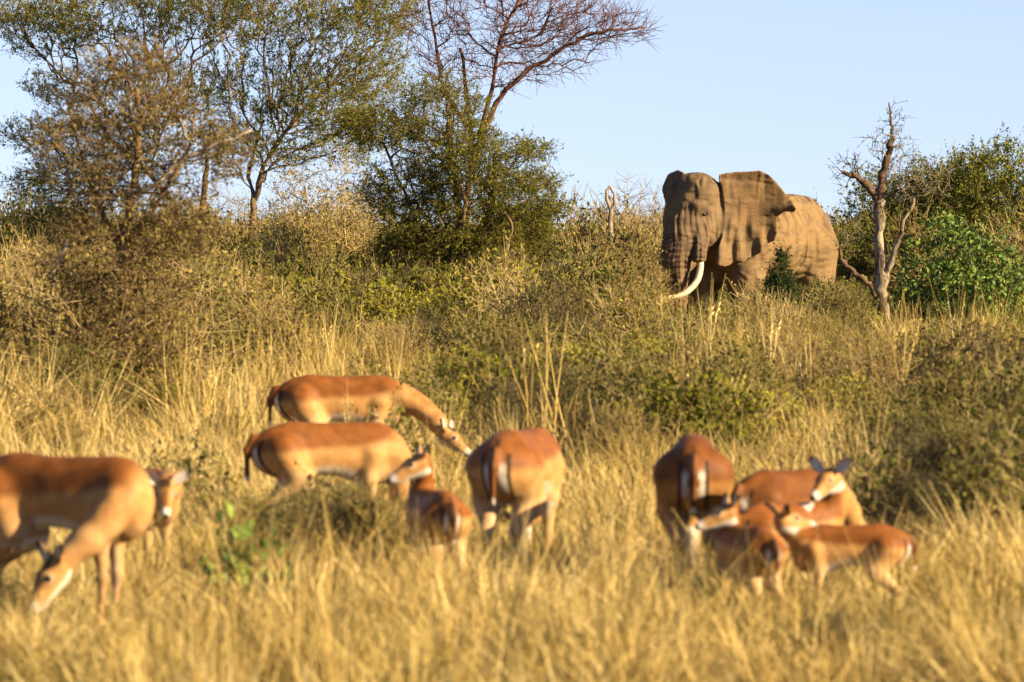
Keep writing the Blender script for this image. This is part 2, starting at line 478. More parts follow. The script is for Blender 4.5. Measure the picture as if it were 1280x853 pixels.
def make_elephant():
    D = F / 62.0; s = 62.0; OX = 950.0; GY = HY + H * s
    al = R(44); sa, ca = math.sin(al), math.cos(al)
    root = empty('elephant', (WX(OX, D), D, 0), math.atan2(-ca, -sa))
    fd = Field((-2.35, -1.75, -0.05), (3.0, 1.75, 3.5), 0.026)
    # trunk of the body
    fd.ell((0.75, 0, 2.02), (0.98, 0.74, 0.90), 0.2)
    fd.ell((-0.2, 0, 1.88), (1.25, 0.84, 0.90), 0.3)
    fd.ell((-1.1, 0, 1.95), (0.85, 0.70, 0.86), 0.3)
    fd.cap((0.8, 0, 2.55), (-1.2, 0, 2.42), 0.34, 0.30, 0.3)
    fd.cap((1.1, 0, 2.3), (1.8, 0, 2.5), 0.62, 0.48, 0.3)      # neck
    # head
    fd.ell((1.92, 0, 2.62), (0.56, 0.47, 0.58), 0.12)
    fd.ell((1.98, 0.24, 2.92), (0.36, 0.28, 0.30), 0.15)
    fd.ell((1.98, -0.20, 2.92), (0.36, 0.28, 0.30), 0.15)
    fd.ell((2.18, 0, 2.35), (0.36, 0.42, 0.52), 0.15)
    fd.ell((1.95, 0.02, 2.97), (0.34, 0.36, 0.27), 0.12)
    fd.ell((1.75, 0.25, 2.15), (0.45, 0.26, 0.42), 0.15)       # cheeks
    fd.ell((1.75, -0.25, 2.15), (0.45, 0.26, 0.42), 0.15)
    for sgn in (1, -1):
        fd.cap((2.1, 0.40 * sgn, 2.52), (2.32, 0.33 * sgn, 2.62), 0.10, 0.08, 0.1)   # brow
        fd.cap((2.15, 0.30 * sgn, 2.15), (2.32, 0.44 * sgn, 1.58), 0.22, 0.15, 0.12)  # tusk sheath
    fd.cap((1.9, 0, 1.75), (2.2, 0, 1.42), 0.25, 0.14, 0.15)    # lower jaw
    tr = catmull([(2.28, 0, 2.2), (2.47, 0, 1.75), (2.52, 0, 1.3), (2.5, 0, 0.85), (2.44, -.02, 0.45), (2.5, -.05, 0.14), (2.66, -.06, 0.06)], 2)
    rr = np.interp(np.linspace(0, 1, len(tr)), [0, .17, .33, .5, .67, .83, 1], [.39, .32, .255, .205, .16, .12, .095])
    for i in range(len(tr) - 1): fd.cap(tr[i], tr[i + 1], rr[i], rr[i + 1], 0.06)
    # legs
    def leg(top, pts, k=0.2):
        for (a, ra), (b, rb) in zip(pts[:-1], pts[1:]): fd.cap(a, b, ra, rb, k)
    leg(0, [((0.85, .40, 1.75), .46), ((0.95, .44, 1.2), .35), ((0.98, .45, 0.7), .27), ((0.95, .45, 0.18), .27)])
    leg(0, [((0.95, -.40, 1.75), .46), ((1.2, -.43, 1.2), .35), ((1.28, -.44, 0.7), .27), ((1.25, -.44, 0.18), .27)])
    leg(0, [((-1.2, .36, 1.7), .55), ((-1.2, .42, 1.1), .38), ((-1.42, .43, 0.65), .26), ((-1.36, .43, 0.18), .27)])
    leg(0, [((-1.1, -.36, 1.7), .55), ((-0.85, -.42, 1.1), .38), ((-1.0, -.43, 0.65), .26), ((-0.95, -.43, 0.18), .27)])
    for x, y in ((0.98, .45), (1.28, -.44), (-1.33, .43), (-.92, -.43)): fd.cap((x, y, 0.08), (x + .03, y, 0.02), .29, .30, .06)
    # tail
    tl = [(-1.9, 0, 2.25), (-2.06, 0.03, 1.8), (-2.1, 0.05, 1.3), (-2.08, 0.04, 0.9)]
    for i in range(3): fd.cap(tl[i], tl[i + 1], .09 - .02 * i, .07 - .02 * i, .08)
    # near (left) ear, opened towards the viewer; outline in metres (x right, z up)
    ear_px = [(897, 236), (893, 226), (894, 219), (910, 216), (930, 215), (945, 214), (957, 219), (966, 228), (974, 238), (984, 251), (991, 262), (988, 267), (976, 266), (968, 272),
              (968, 290), (964, 302), (955, 305), (948, 316), (940, 320), (932, 323), (925, 329), (915, 327), (908, 332), (900, 334), (890, 332), (888, 324), (892, 309), (898, 296), (901, 280), (901, 262), (899, 248)]
    ear = np.array([((x - OX) / s, (GY - y) / s) for x, y in ear_px])
    sl, X, Y, Z = fd.sub((-0.2, 0.0, 1.2), (2.2, 1.75, 3.5))
    vx = -sa * X + ca * Y; vy = -ca * X - sa * Y
    d2 = poly_sdf(vx, Z, ear)
    t = vx + 0.8
    w0 = -1.62 + 0.62 * t - 0.36 * t * t          # cupped: the outer half swings forward again
    low = sstep(2.45, 1.75, Z)
    w0 = w0 + low * (0.045 * np.sin(2 * np.pi * (t + 0.12 * (Z - 1.6)) / 0.42 + 0.9 * np.sin(Z * 3.1)) + 0.020 * np.sin(2 * np.pi * (t - 0.1 * Z) / 0.21 + 1.7 * np.sin(t * 4)))
    w0 = w0 - 0.09 * sstep(0.16, 0.0, np.abs((Z - 2.53) - 0.25 * (t - 1.0))) * sstep(0.75, 1.15, t)   # fold towards the tip
    w0 = w0 - 0.10 * sstep(3.12, 3.34, Z)                                          # upper rim rolls forward
    th = 0.036
    d = np.maximum(d2 + 0.01, (np.abs(vy - w0) - th) * 0.75)
    fd.blend(sl, d.astype(np.float32), 0.05)
    fd.cap((1.60, 0.46, 3.02), (1.62, 0.50, 2.0), 0.10, 0.10, 0.10)      # hinge of the ear
    # far (right) ear, seen nearly edge on behind the head
    sl, X, Y, Z = fd.sub((-0.2, -1.75, 1.2), (2.2, -0.1, 3.5))
    vx = -sa * X + ca * Y; vy = -ca * X - sa * Y
    e = norm(np.array([-0.20, 0.98])); nrm = np.array([-e[1], e[0]])
    ux = (vx + 1.62) * e[0] + (vy + 0.85) * e[1]; w = (vx + 1.62) * nrm[0] + (vy + 0.85) * nrm[1]
    far = np.array([(-.15, 3.0), (-.05, 3.28), (.2, 3.33), (.7, 3.25), (1.1, 2.95), (1.2, 2.5), (1.0, 2.1), (.7, 1.75), (.35, 1.45), (.15, 1.5), (.05, 1.9), (-.1, 2.3), (-.1, 2.6)])
    d2 = poly_sdf(ux, Z, far)
    w0 = 0.10 * np.sin(ux * 2.2) + 0.03 * np.sin(Z * 9)
    d = np.maximum(d2, (np.abs(w - w0) - th) * 0.85)
    fd.blend(sl, d.astype(np.float32), 0.06)
    V, Q = fd.mesh(1)
    N = vnormals(V, Q)
    x, y, z = V.T
    vx = -sa * x + ca * y; vy = -ca * x - sa * y
    trunk_w = sstep(2.15, 2.3, x) * sstep(2.15, 1.9, z)
    is_ear = (np.abs(y) > 0.52) & (x > -0.2) & (vy < -0.75) & (y > 0) & (z > 1.4) & (poly_sdf(vx, z, ear) < 0.03) & (vy < (-1.62 + 0.62 * (vx + 0.8) - 0.36 * (vx + 0.8) ** 2 + 0.16))
    body_w = sstep(1.5, 1.1, x)
    wob = vnoise(V * 1.6, 3)
    ang = np.arctan2(y, x - 2.2)
    disp = -0.020 * trunk_w * np.abs(np.sin(np.pi * (z + 0.10 * wob + 0.035 * vnoise(V * 4, 31)) / 0.10)) ** 6 * (0.4 + 0.6 * (vnoise(V * 3, 8) > -0.3))
    face = sstep(1.7, 2.0, x) * sstep(2.75, 2.3, z) * (~is_ear)
    disp += -0.016 * face * (np.abs(np.sin(ang * 13 + 2.5 * wob)) ** 5)
    fold = np.abs(np.sin(2 * np.pi * (x * 0.9 + 0.25 * z + 0.22 * vnoise(V * 1.8, 5)) / 0.40)) ** 8
    fold2 = np.abs(np.sin(2 * np.pi * (x * 0.4 + 0.8 * z + 0.22 * vnoise(V * 1.7, 6)) / 0.36)) ** 8
    disp += -0.026 * body_w * fold * (~is_ear) * sstep(-0.2, 0.6, vnoise(V * 1.3, 11))
    disp += -0.018 * body_w * fold2 * (~is_ear) * sstep(-0.1, 0.6, vnoise(V * 1.5, 12))
    disp += 0.012 * vnoise(V * 4, 9, 3) * np.where(is_ear, .35, 1)
    disp += -0.022 * np.exp(-((vx + 0.70 + 0.05 * np.sin(z * 4)) / 0.045) ** 2) * sstep(1.9, 2.1, z) * sstep(3.1, 2.95, z) * (vy < -1.2)
    V = V + N * disp[:, None]
    base = np.array([0.235, 0.150, 0.066])
    col = np.tile(base, (len(V), 1))
    mix = sstep(-0.5, 0.8, vnoise(V * 1.1, 21))[:, None]
    col = col * (1 - 0.35 * mix) + np.array([0.34, 0.235, 0.115]) * 0.35 * mix
    mud = sstep(0.15, 0.75, vnoise(V * 0.9 + 3.0, 44))[:, None] * 0.55
    col = col * (1 - mud) + np.array([0.17, 0.115, 0.068]) * mud
    redd = (is_ear * sstep(2.0, 2.7, z))[:, None] * 0.4
    col = col * (1 - redd) + np.array([0.22, 0.115, 0.045]) * redd
    ed_ = is_ear[:, None] * 0.25  # ear toned darker: part of its shade is put into the colour
    col = col * (1 - ed_) + np.array([0.125, 0.075, 0.034]) * ed_
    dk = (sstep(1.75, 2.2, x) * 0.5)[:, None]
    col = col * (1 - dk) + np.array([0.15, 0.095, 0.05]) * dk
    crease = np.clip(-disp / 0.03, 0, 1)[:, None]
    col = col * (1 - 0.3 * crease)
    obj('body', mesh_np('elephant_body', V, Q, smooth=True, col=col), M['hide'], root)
    for sg in (1, -1):
        cp = [(2.30, .44 * sg, 1.62), (2.36, .50 * sg, 1.36), (2.50, .52 * sg, 1.10), (2.78, .47 * sg, 0.88), (3.08, .37 * sg, 0.80), (3.40, .22 * sg, 0.785)]
        P = catmull(cp, 6); rad = np.interp(np.linspace(0, 1, len(P)), [0, .5, .85, 1], [.068, .064, .039, .009])
        Vt, Qt, Tt = tube(P, rad, 12)
        obj('tusk', mesh_np('tusk', Vt, Qt, Tt, smooth=True), M['ivory'], root)
    # eyes on the head surface
    for tx, sg in ((-1.16, 1), (None, -1)):
        if sg > 0:
            c = (np.abs(vx - tx) < 0.03) & (np.abs(z - 2.41) < 0.03)
            i = np.argwhere(c)[np.argmin(vy[c])][0]; eye_l = V[i].copy(); p = V[i]
        else:
            p = eye_l * np.array([1, -1, 1])
        th = np.linspace(0, np.pi, 7); ph = np.linspace(0, 2 * np.pi, 12, endpoint=False)
        sp = np.array([[0.055 * np.sin(a) * np.cos(b), 0.03 * np.sin(a) * np.sin(b), 0.035 * np.cos(a)] for a in th for b in ph])
        q = [[i * 12 + j, i * 12 + (j + 1) % 12, (i + 1) * 12 + (j + 1) % 12, (i + 1) * 12 + j] for i in range(6) for j in range(12)]
        obj('eye', mesh_np('eye', sp + p, q, smooth=True), M['eye'], root)
    tag(root, 'big dusty brown elephant with ear spread and curved white tusk standing in the bushes', 'elephant')
make_elephant()

# ------------------------------------------------------------------ impalas
RUF = np.array([0.255, 0.088, 0.019]); FAWN = np.array([0.56, 0.295, 0.10]); TAN = np.array([0.66, 0.44, 0.22]); WHT = np.array([0.80, 0.71, 0.58]); BLK = np.array([0.018, 0.013, 0.010])

def make_impala(label, px, s, heading, size, head_px=None, head_dy=0.0, head_dir=None, fat=1.0, shade_tone=0.0, seed=0):
    D = F / s
    th = R(heading)
    c, sn = math.cos(th), math.sin(th)
    root = empty('impala', (WX(px, D), D, 0), th)
    fawn = size < 0.8
    hs = (size ** 0.65) / size          # heads of the young are large for their bodies
    def tolocal(v): return np.array([c * v[0] + sn * v[1], -sn * v[0] + c * v[1], v[2]])
    if head_px is None:                   # grazing straight ahead
        hb = np.array([0.74, 0.02, 0.36]); hd = norm(np.array([0.35, 0.0, -0.94]))
    else:
        wv = np.array([(head_px[0] - px) / s, head_dy, H - (head_px[1] - HY) / s])
        hb = tolocal(wv) / size; hd = norm(tolocal(np.array(head_dir, float)))
    allp = np.array([[-.66, -.26 * fat, -.02], [.66, .26 * fat, .98], hb - .3, hb + .3, hb + hd * .33 * hs - .12, hb + hd * .33 * hs + .12])
    lo, hi = allp.min(0), allp.max(0); lo[2] = max(lo[2], -0.03)
    fd = Field(lo, hi, 0.0135)
    W = fat * .90
    fd.ell((.27, 0, .665), (.25, .130 * W, .20), .05)
    fd.ell((.0, 0, .685), (.33, .142 * W, .160), .07)
    fd.ell((-.28, 0, .69), (.235, .138 * W, .185), .07)
    fd.cap((.33, 0, .79), (-.2, 0, .80), .06, .07, .1)
    fd.ell((.37, 0, .63), (.11, .075 * W, .14), .08)
    # neck and head
    nb = np.array([.36, 0, .735])
    d0 = np.array([.16, 0, .05]); L = np.linalg.norm(hb - nb)
    back = hb - hd * .02
    ctl = nb + d0 * min(1.0, L / .4) + (back - nb) * .30
    P = np.array([(1 - t) ** 2 * nb + 2 * t * (1 - t) * ctl + t * t * back for t in np.linspace(0, 1, 6)])
    nr = np.linspace(.118, .062, 6) * np.array([1, .95, .9, .92, .97, 1.0])
    for i in range(5): fd.cap(P[i], P[i + 1], nr[i], nr[i + 1], .05)
    up = np.array([0, 0, 1.0]); up = norm(up - hd * (up @ hd)) if abs(hd[2]) < .985 else norm(np.array([1., 0, 0]) - hd * hd[0])
    sd = np.cross(up, hd)
    def hp(a, u, w=0): return hb + hs * (hd * a + up * u + sd * w)
    fd.cap(hp(0, 0), hp(.07, .008), .060 * hs, .056 * hs, .03)
    fd.cap(hp(.07, .004), hp(.235, -.018), .052 * hs, .030 * hs, .03)
    fd.cap(hp(.02, -.04), hp(.20, -.034), .044 * hs, .026 * hs, .03)
    for w in (1, -1): fd.cap(hp(.065, .028, .038 * w), hp(.085, .02, .040 * w), .017 * hs, .015 * hs, .02)
    # legs
    def chain(pts, k):
        for (a, ra), (b, rb) in zip(pts[:-1], pts[1:]): fd.cap(a, b, ra, rb, k)
    rr = random.Random(seed)
    for w in (1, -1):
        o = rr.uniform(-.07, .07)
        chain([((.30, .07 * w * W, .66), .095), ((.27, .085 * w, .50), .052), ((.30 + o * .5, .082 * w, .30), .026), ((.29 + o, .08 * w, .09), .0165), ((.31 + o, .08 * w, .015), .022)], .035)
        o = rr.uniform(-.09, .09)
        chain([((-.30, .075 * w * W, .68), .135), ((-.20, .095 * w * W, .50), .088), ((-.40 + o * .4, .085 * w, .335), .031), ((-.36 + o, .08 * w, .09), .018), ((-.335 + o, .08 * w, .015), .023)], .045)
    fd.cap((-.50, 0, .79), (-.545, 0, .70), .026, .022, .03); fd.cap((-.545, 0, .70), (-.535, 0, .50), .022, .016, .02)
    V, Q = fd.mesh(2)
    N = vnormals(V, Q)
    x, y, z = V.T
    # coat pattern
    col = np.tile(FAWN, (len(V), 1))
    wv = .018 * np.sin(x * 5 + 1)
    def mixc(w, cc):
        nonlocal col
        w = np.clip(w, 0, 1)[:, None]; col = col * (1 - w) + cc * w
    on_body = (x < .47)
    saddle_z = .70 + .05 * shade_tone * -1 + wv + .05 * sstep(.15, .4, x)
    mixc(sstep(-.028, .034, z - saddle_z) * sstep(.52, .40, x), RUF * (1 - .35 * shade_tone) + 0)
    mixc(sstep(.62, .50, z) * .55 * (1 - shade_tone * .6), TAN)
    if shade_tone > 0: mixc(on_body * .55 * shade_tone, RUF * .7)  # shade on the darker animals is painted into the coat colour
    dn = np.min([np.linalg.norm(V - p, axis=1) - r for p, r in zip(P, nr)], axis=0)
    neck_m = sstep(.06, .0, dn) * sstep(.40, .52, np.linalg.norm(V - np.array([.05, 0, .7]), axis=1))
    mixc(neck_m * .75, FAWN * np.array([.95, .9, .85]))
    mixc(neck_m * sstep(.2, .6, N[:, 2]) * .5, RUF)
    mixc(sstep(.50, .465, z) * sstep(.37, .42, z) * on_body * (np.abs(x) < .24) * sstep(.15, -.3, N[:, 2] + .15) * (np.abs(y) < .125) * (dn > .03), WHT)          # belly
    mixc((z < .60) * sstep(-.35, -.75, N[:, 2]) * (x > -.30) * (x < .22) * (z > .44) * (dn > .03), WHT)
    inner = (z < .52) & (z > .12) & (N[:, 1] * np.sign(y) < -.45)
    mixc(inner * .2, WHT)
    # rump: white buttocks, three dark lines
    rear = sstep(-.36, -.44, x) * sstep(-.5, -.75, N[:, 0]) * (z > .40) * (z < .80)
    ay = np.abs(y)
    mixc(rear * sstep(.022, .030, ay) * sstep(.066, .056, ay) * sstep(.74, .68, z), WHT * .75)
    mixc(sstep(-.30, -.36, x) * sstep(-.25, -.45, N[:, 0]) * sstep(.060, .066, ay) * sstep(.086, .076, ay) * (z > .44) * (z < .77), BLK)
    mixc((x < -.50) * (ay < .028) * (z > .52) * (z < .84), RUF * .8); mixc((x < -.55) * (ay < .007) * (z > .5) * (z < .8), BLK * 2)
    mixc(((x < -.40) & (ay < .012) & (z > .7) & (z < .9)) * .8, BLK * 2)
    mixc(((x < -.49) & (z < .53) & (z > .45) & (ay < .03)) * 1.0, WHT)
    mixc(((x < -.30) & (z > .08) & (z < .16)) * .9, BLK * 2)          # dark tufts above the hind hooves
    mixc((z < .04) * 1.0, BLK * 1.5)                                  # hooves
    # head
    lp = (V - hb) / hs; la, lu, lw = lp @ hd, lp @ up, lp @ sd
    hm = (la > -.03) & (la < .29) & (np.abs(lw) < .08) & (lu > -.09) & (lu < .075)
    mixc(hm * 1.0, FAWN * .95)
    mixc(hm * sstep(.0, .03, lu) * sstep(.04, .0, np.abs(lw)) * .85, RUF * .8)
    mixc(hm * sstep(-.035, -.055, lu) * .9, WHT)
    mixc(hm * sstep(.19, .21, la), WHT * .95)
    mixc(hm * sstep(.238, .250, la) * (lu > -.03), BLK)
    mixc(hm * sstep(.020, .012, np.linalg.norm(lp - np.array([0, 0, 0]) - (hd * .055 + up * .045)[None, :], axis=1)) * 0, BLK)
    mixc(hm * sstep(.05, .03, np.hypot(la - .01, lu - .06)) * (np.abs(lw) < .035) * .9, BLK * 2)   # dark crown
    for w in (1, -1):
        mixc(hm * sstep(.030, .022, np.hypot(la - .078, lu - .02)) * (lw * w > .02) * .3, WHT)
    V = V + N * (.0045 * vnoise(V * 9, seed, 2))[:, None]
    obj('body', mesh_np('impala_body', V * size, Q, smooth=True, col=col), M['coat'], root)
    # eyes
    thh = np.linspace(0, np.pi, 6); ph = np.linspace(0, 2 * np.pi, 10, endpoint=False)
    sp = np.array([[np.sin(a) * np.cos(b), np.sin(a) * np.sin(b), np.cos(a)] for a in thh for b in ph])
    q = [[i * 10 + j, i * 10 + (j + 1) % 10, (i + 1) * 10 + (j + 1) % 10, (i + 1) * 10 + j] for i in range(5) for j in range(10)]
    for w in (1, -1):
        obj('eye', mesh_np('eye', (sp * .019 * hs + hp(.078, .022, .047 * w)) * size, q, smooth=True), M['eye'], root)
    # ears: cupped leaves
    for w in (1, -1):
        ed = norm(sd * w * .85 + up * .50 - hd * .28); en = norm(hd * .55 + sd * w * -.1 + up * .35); en = norm(en - ed * (en @ ed)); es = np.cross(ed, en)
        b0 = hp(-.018, .030, .042 * w); vs, cs = [], []
        nu, nv = 9, 7
        for side in (0, 1):
            for i in range(nu):
                t = i / (nu - 1)
                wd = .040 * hs * (math.sin(math.pi * min(1, t * .92 + .10)) ** .75)
                for j in range(nv):
                    q_ = j / (nv - 1) * 2 - 1
                    cup = .030 * hs * (q_ * q_) * (1 - .5 * t)
                    p = b0 + ed * (t * .165 * hs) + es * q_ * wd + en * (cup - .012 * hs - side * .006)
                    vs.append(p * size)
                    if side == 0: cc = WHT * .9 if abs(q_) < .75 else FAWN
                    else: cc = FAWN
                    if t > .80 or (side == 1 and t > .7) : cc = BLK
                    cs.append(cc)
        qd = []
        for side in (0, 1):
            o = side * nu * nv
            for i in range(nu - 1):
                for j in range(nv - 1):
                    f_ = [o + i * nv + j, o + (i + 1) * nv + j, o + (i + 1) * nv + j + 1, o + i * nv + j + 1]
                    qd.append(f_ if side else f_[::-1])
        o = nu * nv
        rim = [i * nv for i in range(nu)] + [(nu - 1) * nv + j for j in range(1, nv)] + [i * nv + nv - 1 for i in range(nu - 2, -1, -1)]
        for a, b in zip(rim[:-1], rim[1:]): qd.append([a, b, b + o, a + o])
        obj('ear', mesh_np('ear', np.array(vs), qd, smooth=True, col=np.array(cs)), M['coat'], root)
    tag(root, label, 'antelope', 'impala herd grazing in the foreground grass')
    return root

IMPALAS = [
    dict(label='large impala at the left edge, neck bent down to graze beside its legs', px=72, s=257, heading=-24, size=1.0, head_px=(80, 704), head_dy=-.38, head_dir=(-.55, -.25, -.78), shade_tone=.35),
    dict(label='young impala looking at the viewer from behind the big grazing one', px=168, s=226, heading=-52, size=.76, head_px=(213, 606), head_dy=-.42, head_dir=(.05, -.72, -.66)),
    dict(label='hindmost impala in side view, long back and neck stretched right over the others', px=425, s=162, heading=6, size=1.0, head_px=(558, 543), head_dy=-.05, head_dir=(.78, -.2, -.55)),
    dict(label='impala half hidden by leafy weeds, standing sideways with its head down', px=408, s=204, heading=14, size=.92, head_px=(500, 640), head_dy=.1, head_dir=(.45, .1, -.88)),
    dict(label='small impala fawn seen from behind, head turned left, left of the big rump', px=545, s=238, heading=105, size=.70, head_px=(526, 580), head_dy=.18, head_dir=(-.86, -.2, -.42)),
    dict(label='big impala in the middle seen from behind with white belly showing', px=650, s=227, heading=74, size=1.0, fat=1.28, head_px=(652, 668), head_dy=.74, head_dir=(-.05, .40, -.9)),
    dict(label='dark impala seen straight from behind with two black rump stripes', px=867, s=234, heading=88, size=1.0, fat=1.22, shade_tone=.7),
    dict(label='dark brown impala behind the right hand fawns with its head down', px=985, s=238, heading=48, size=.82, shade_tone=.9),
    dict(label='tan impala holding its head highest in the right hand group', px=985, s=247, heading=38, size=.68, head_px=(1040, 598), head_dy=.12, head_dir=(-.50, -.66, -.45)),
    dict(label='small impala fawn seen from behind with its face turned left', px=936, s=256, heading=112, size=.60, head_px=(913, 642), head_dy=.14, head_dir=(-.90, -.2, -.34)),
    dict(label='rightmost impala fawn in side view looking back over its shoulder', px=1064, s=252, heading=176, size=.585, head_px=(979, 650), head_dy=-.02, head_dir=(.86, .38, -.12)),
]
for i, k in enumerate(IMPALAS): make_impala(seed=i + 3, **k)

# ------------------------------------------------------------------ plants: growth by attaching targets to the nearest branch
def grow(stems, targets, up_pen=0.6, path_w=0.12, seg=0.22, jit=0.03, tip=0.006, expo=2.05, seed=0, bend=0.12):
    """stems: list of polylines (k,3). returns nodes, parent, radius"""
    r = np.random.default_rng(seed)
    cap = 200 + sum(len(s) for s in stems) + int(len(targets) * 14)
    P = np.zeros((cap, 3)); par = np.full(cap, -1); pl = np.zeros(cap); dr = np.zeros((cap, 3)); n = 0
    for s in stems:
        for i, p in enumerate(s):
            P[n] = p; par[n] = n - 1 if i else -1
            pl[n] = pl[n - 1] + np.linalg.norm(P[n] - P[n - 1]) if i else 0
            dr[n] = norm(s[min(i + 1, len(s) - 1)] - s[max(i - 1, 0)]); n += 1
    nstem = n
    c0 = np.mean([s[-1] for s in stems], axis=0)
    order = np.argsort(np.linalg.norm(targets - c0, axis=1))
    for ti in order:
        a = targets[ti]
        v = a - P[:n]; d = np.sqrt((v * v).sum(1)) + 1e-6
        cost = d * (1 + up_pen * np.clip(-v[:, 2] / d, 0, 1)) * (1 + .5 * np.clip(-(v * dr[:n]).sum(1) / d, 0, 1)) + path_w * pl[:n]
        j = int(np.argmin(cost)); L = d[j]
        if L < 0.03: continue
        m = min(12, max(1, int(round(L / seg))))
        ctl = P[j] + dr[j] * L * bend + (a - P[j]) * .3
        if n + m >= cap: break
        pr = j
        for q in range(1, m + 1):
            t = q / m
            p = (1 - t) ** 2 * P[j] + 2 * t * (1 - t) * ctl + t * t * a
            if q < m: p = p + r.normal(0, jit, 3)
            P[n] = p; par[n] = pr; dr[n] = norm(p - P[pr]); pl[n] = pl[pr] + np.linalg.norm(p - P[pr]); pr = n; n += 1
    P = P[:n]; par = par[:n]; dr = dr[:n]
    acc = np.zeros(n); kids = np.zeros(n, int)
    for i in range(n - 1, -1, -1):
        if kids[i] == 0: acc[i] += tip ** expo
        if par[i] >= 0:
            acc[par[i]] += acc[i]; kids[par[i]] += 1
    return P, par, acc ** (1 / expo), kids, dr, nstem

def prisms(P, par, rad, sides, mask, v=None):
    i = np.argwhere((par >= 0) & mask).ravel()
    A, B = P[par[i]], P[i]
    ra, rb = np.minimum(rad[par[i]], rad[i] * 1.5), rad[i]
    T = norm(B - A); A = A - T * ra[:, None] * .3
    ref = np.where(np.abs(T[:, 2:3]) > .9, np.array([[1., 0, 0]]), np.array([[0, 0, 1.]]))
    u = norm(np.cross(T, ref)); w = np.cross(T, u)
    th = np.linspace(0, 2 * np.pi, sides, endpoint=False)
    ring = np.cos(th)[None, :, None] * u[:, None] + np.sin(th)[None, :, None] * w[:, None]
    va = A[:, None] + ring * ra[:, None, None]; vb = B[:, None] + ring * rb[:, None, None]
    V = np.concatenate([va, vb], 1).reshape(-1, 3)
    k = np.arange(len(i))[:, None] * 2 * sides; j = np.arange(sides)[None]; j2 = (j + 1) % sides
    Q = np.stack([k + j, k + j2, k + sides + j2, k + sides + j], -1).reshape(-1, 4)
    return V, Q

def join(parts):
    Vs, Qs, Ts, o = [], [], [], 0
    for p in parts:
        Vs.append(p[0]); Qs.append(np.asarray(p[1], np.int64).reshape(-1, 4) + o)
        if len(p) > 2 and len(p[2]): Ts.append(np.asarray(p[2], np.int64) + o)
        o += len(p[0])
    return np.concatenate(Vs), np.concatenate(Qs), (np.concatenate(Ts) if Ts else None)

def seg_prisms(A, B, ra, rb, sides=3):
    T = norm(B - A)
    ref = np.where(np.abs(T[:, 2:3]) > .9, np.array([[1., 0, 0]]), np.array([[0, 0, 1.]]))
    u = norm(np.cross(T, ref)); w = np.cross(T, u)
    th = np.linspace(0, 2 * np.pi, sides, endpoint=False)
    ring = np.cos(th)[None, :, None] * u[:, None] + np.sin(th)[None, :, None] * w[:, None]
    V = np.concatenate([A[:, None] + ring * ra, B[:, None] + ring * rb], 1).reshape(-1, 3)
    k = np.arange(len(A))[:, None] * 2 * sides; j = np.arange(sides)[None]; j2 = (j + 1) % sides
    return V, np.stack([k + j, k + j2, k + sides + j2, k + sides + j], -1).reshape(-1, 4)

def twig_stage(P, dr, mask, per, L, up=.25, seed=0, wild=.7):
    r = np.random.default_rng(seed + 900)
    i = np.repeat(np.argwhere(mask).ravel(), per)
    d = norm(dr[i] * .8 + r.normal(0, wild, (len(i), 3)) + np.array([0, 0, up]))
    return P[i], P[i] + d * L * r.uniform(.4, 1.25, (len(i), 1)), d

def twig_leaves(A, B, d, lp, size, aspect, seed=0, spread=.02, curl=0., flat=0., along=.5):
    r = np.random.default_rng(seed + 950)
    n = len(A) * lp
    t = r.uniform(.1, 1.05, (n, 1))
    C = np.repeat(A, lp, 0) * (1 - t) + np.repeat(B, lp, 0) * t + r.normal(0, spread, (n, 3))
    a = norm(np.repeat(d, lp, 0) * along + r.normal(0, .6, (n, 3)))
    nn = r.normal(0, 1, (n, 3)); nn[:, 2] += flat * 2
    b = norm(np.cross(nn, a)); L = size * r.uniform(.55, 1.35, (n, 1)); W = L * aspect * r.uniform(.7, 1.3, (n, 1)); nr = np.cross(a, b)
    V = np.stack([C - a * L / 2, C + b * W / 2 + nr * L * curl, C + a * L / 2, C - b * W / 2 + nr * L * curl], 1).reshape(-1, 3)
    v = np.clip(np.repeat(r.normal(.45, .2, len(A)), lp) + r.normal(0, .15, n), 0, 1)
    return V, np.arange(n * 4).reshape(-1, 4), np.repeat(v, 4)

def wood_mesh(name, g, thick=0.02, extra=(), rmin=0.004, r_scale=1.0):
    P, par, rad, kids, dr, ns = g
    rad = np.maximum(rad * r_scale, rmin)
    parts = [prisms(P, par, rad, 6, rad >= thick), prisms(P, par, rad, 3, rad < thick)] + list(extra)
    parts = [p for p in parts if len(p[0])]
    V, Q, T = join(parts)
    v = 0.5 + 0.5 * np.sin(V[:, 0] * 3.1 + V[:, 2] * 2.3 + V[:, 1] * 4)
    return mesh_np(name, V, Q, T, attrs={'v': v * .7 + .15}, smooth=True)

def leaf_cloud(centers, dirs, per, spread, size, aspect=0.42, seed=0, along=0.5, flat=0.0, curl=0.0):
    """rhombic leaves round twig points"""
    r = np.random.default_rng(seed)
    n = len(centers) * per
    C = np.repeat(centers, per, 0) + r.normal(0, spread, (n, 3)) * np.array([1, 1, 1 - .5 * flat])
    Dv = np.repeat(dirs, per, 0)
    a = norm(Dv * along + r.normal(0, .6, (n, 3)))
    nn = r.normal(0, 1, (n, 3)); nn[:, 2] += flat * 2.5
    b = norm(np.cross(nn, a))
    L = size * r.uniform(.55, 1.35, (n, 1)); W = L * aspect * r.uniform(.7, 1.3, (n, 1))
    nr = np.cross(a, b)
    V = np.stack([C - a * L / 2, C + b * W / 2 + nr * L * curl, C + a * L / 2, C - b * W / 2 + nr * L * curl], 1).reshape(-1, 3)
    Q = np.arange(n * 4).reshape(-1, 4)
    v = np.clip(np.repeat(r.normal(.45, .2, len(centers)), per) + r.normal(0, .15, n), 0, 1)
    return V, Q, np.repeat(v, 4)

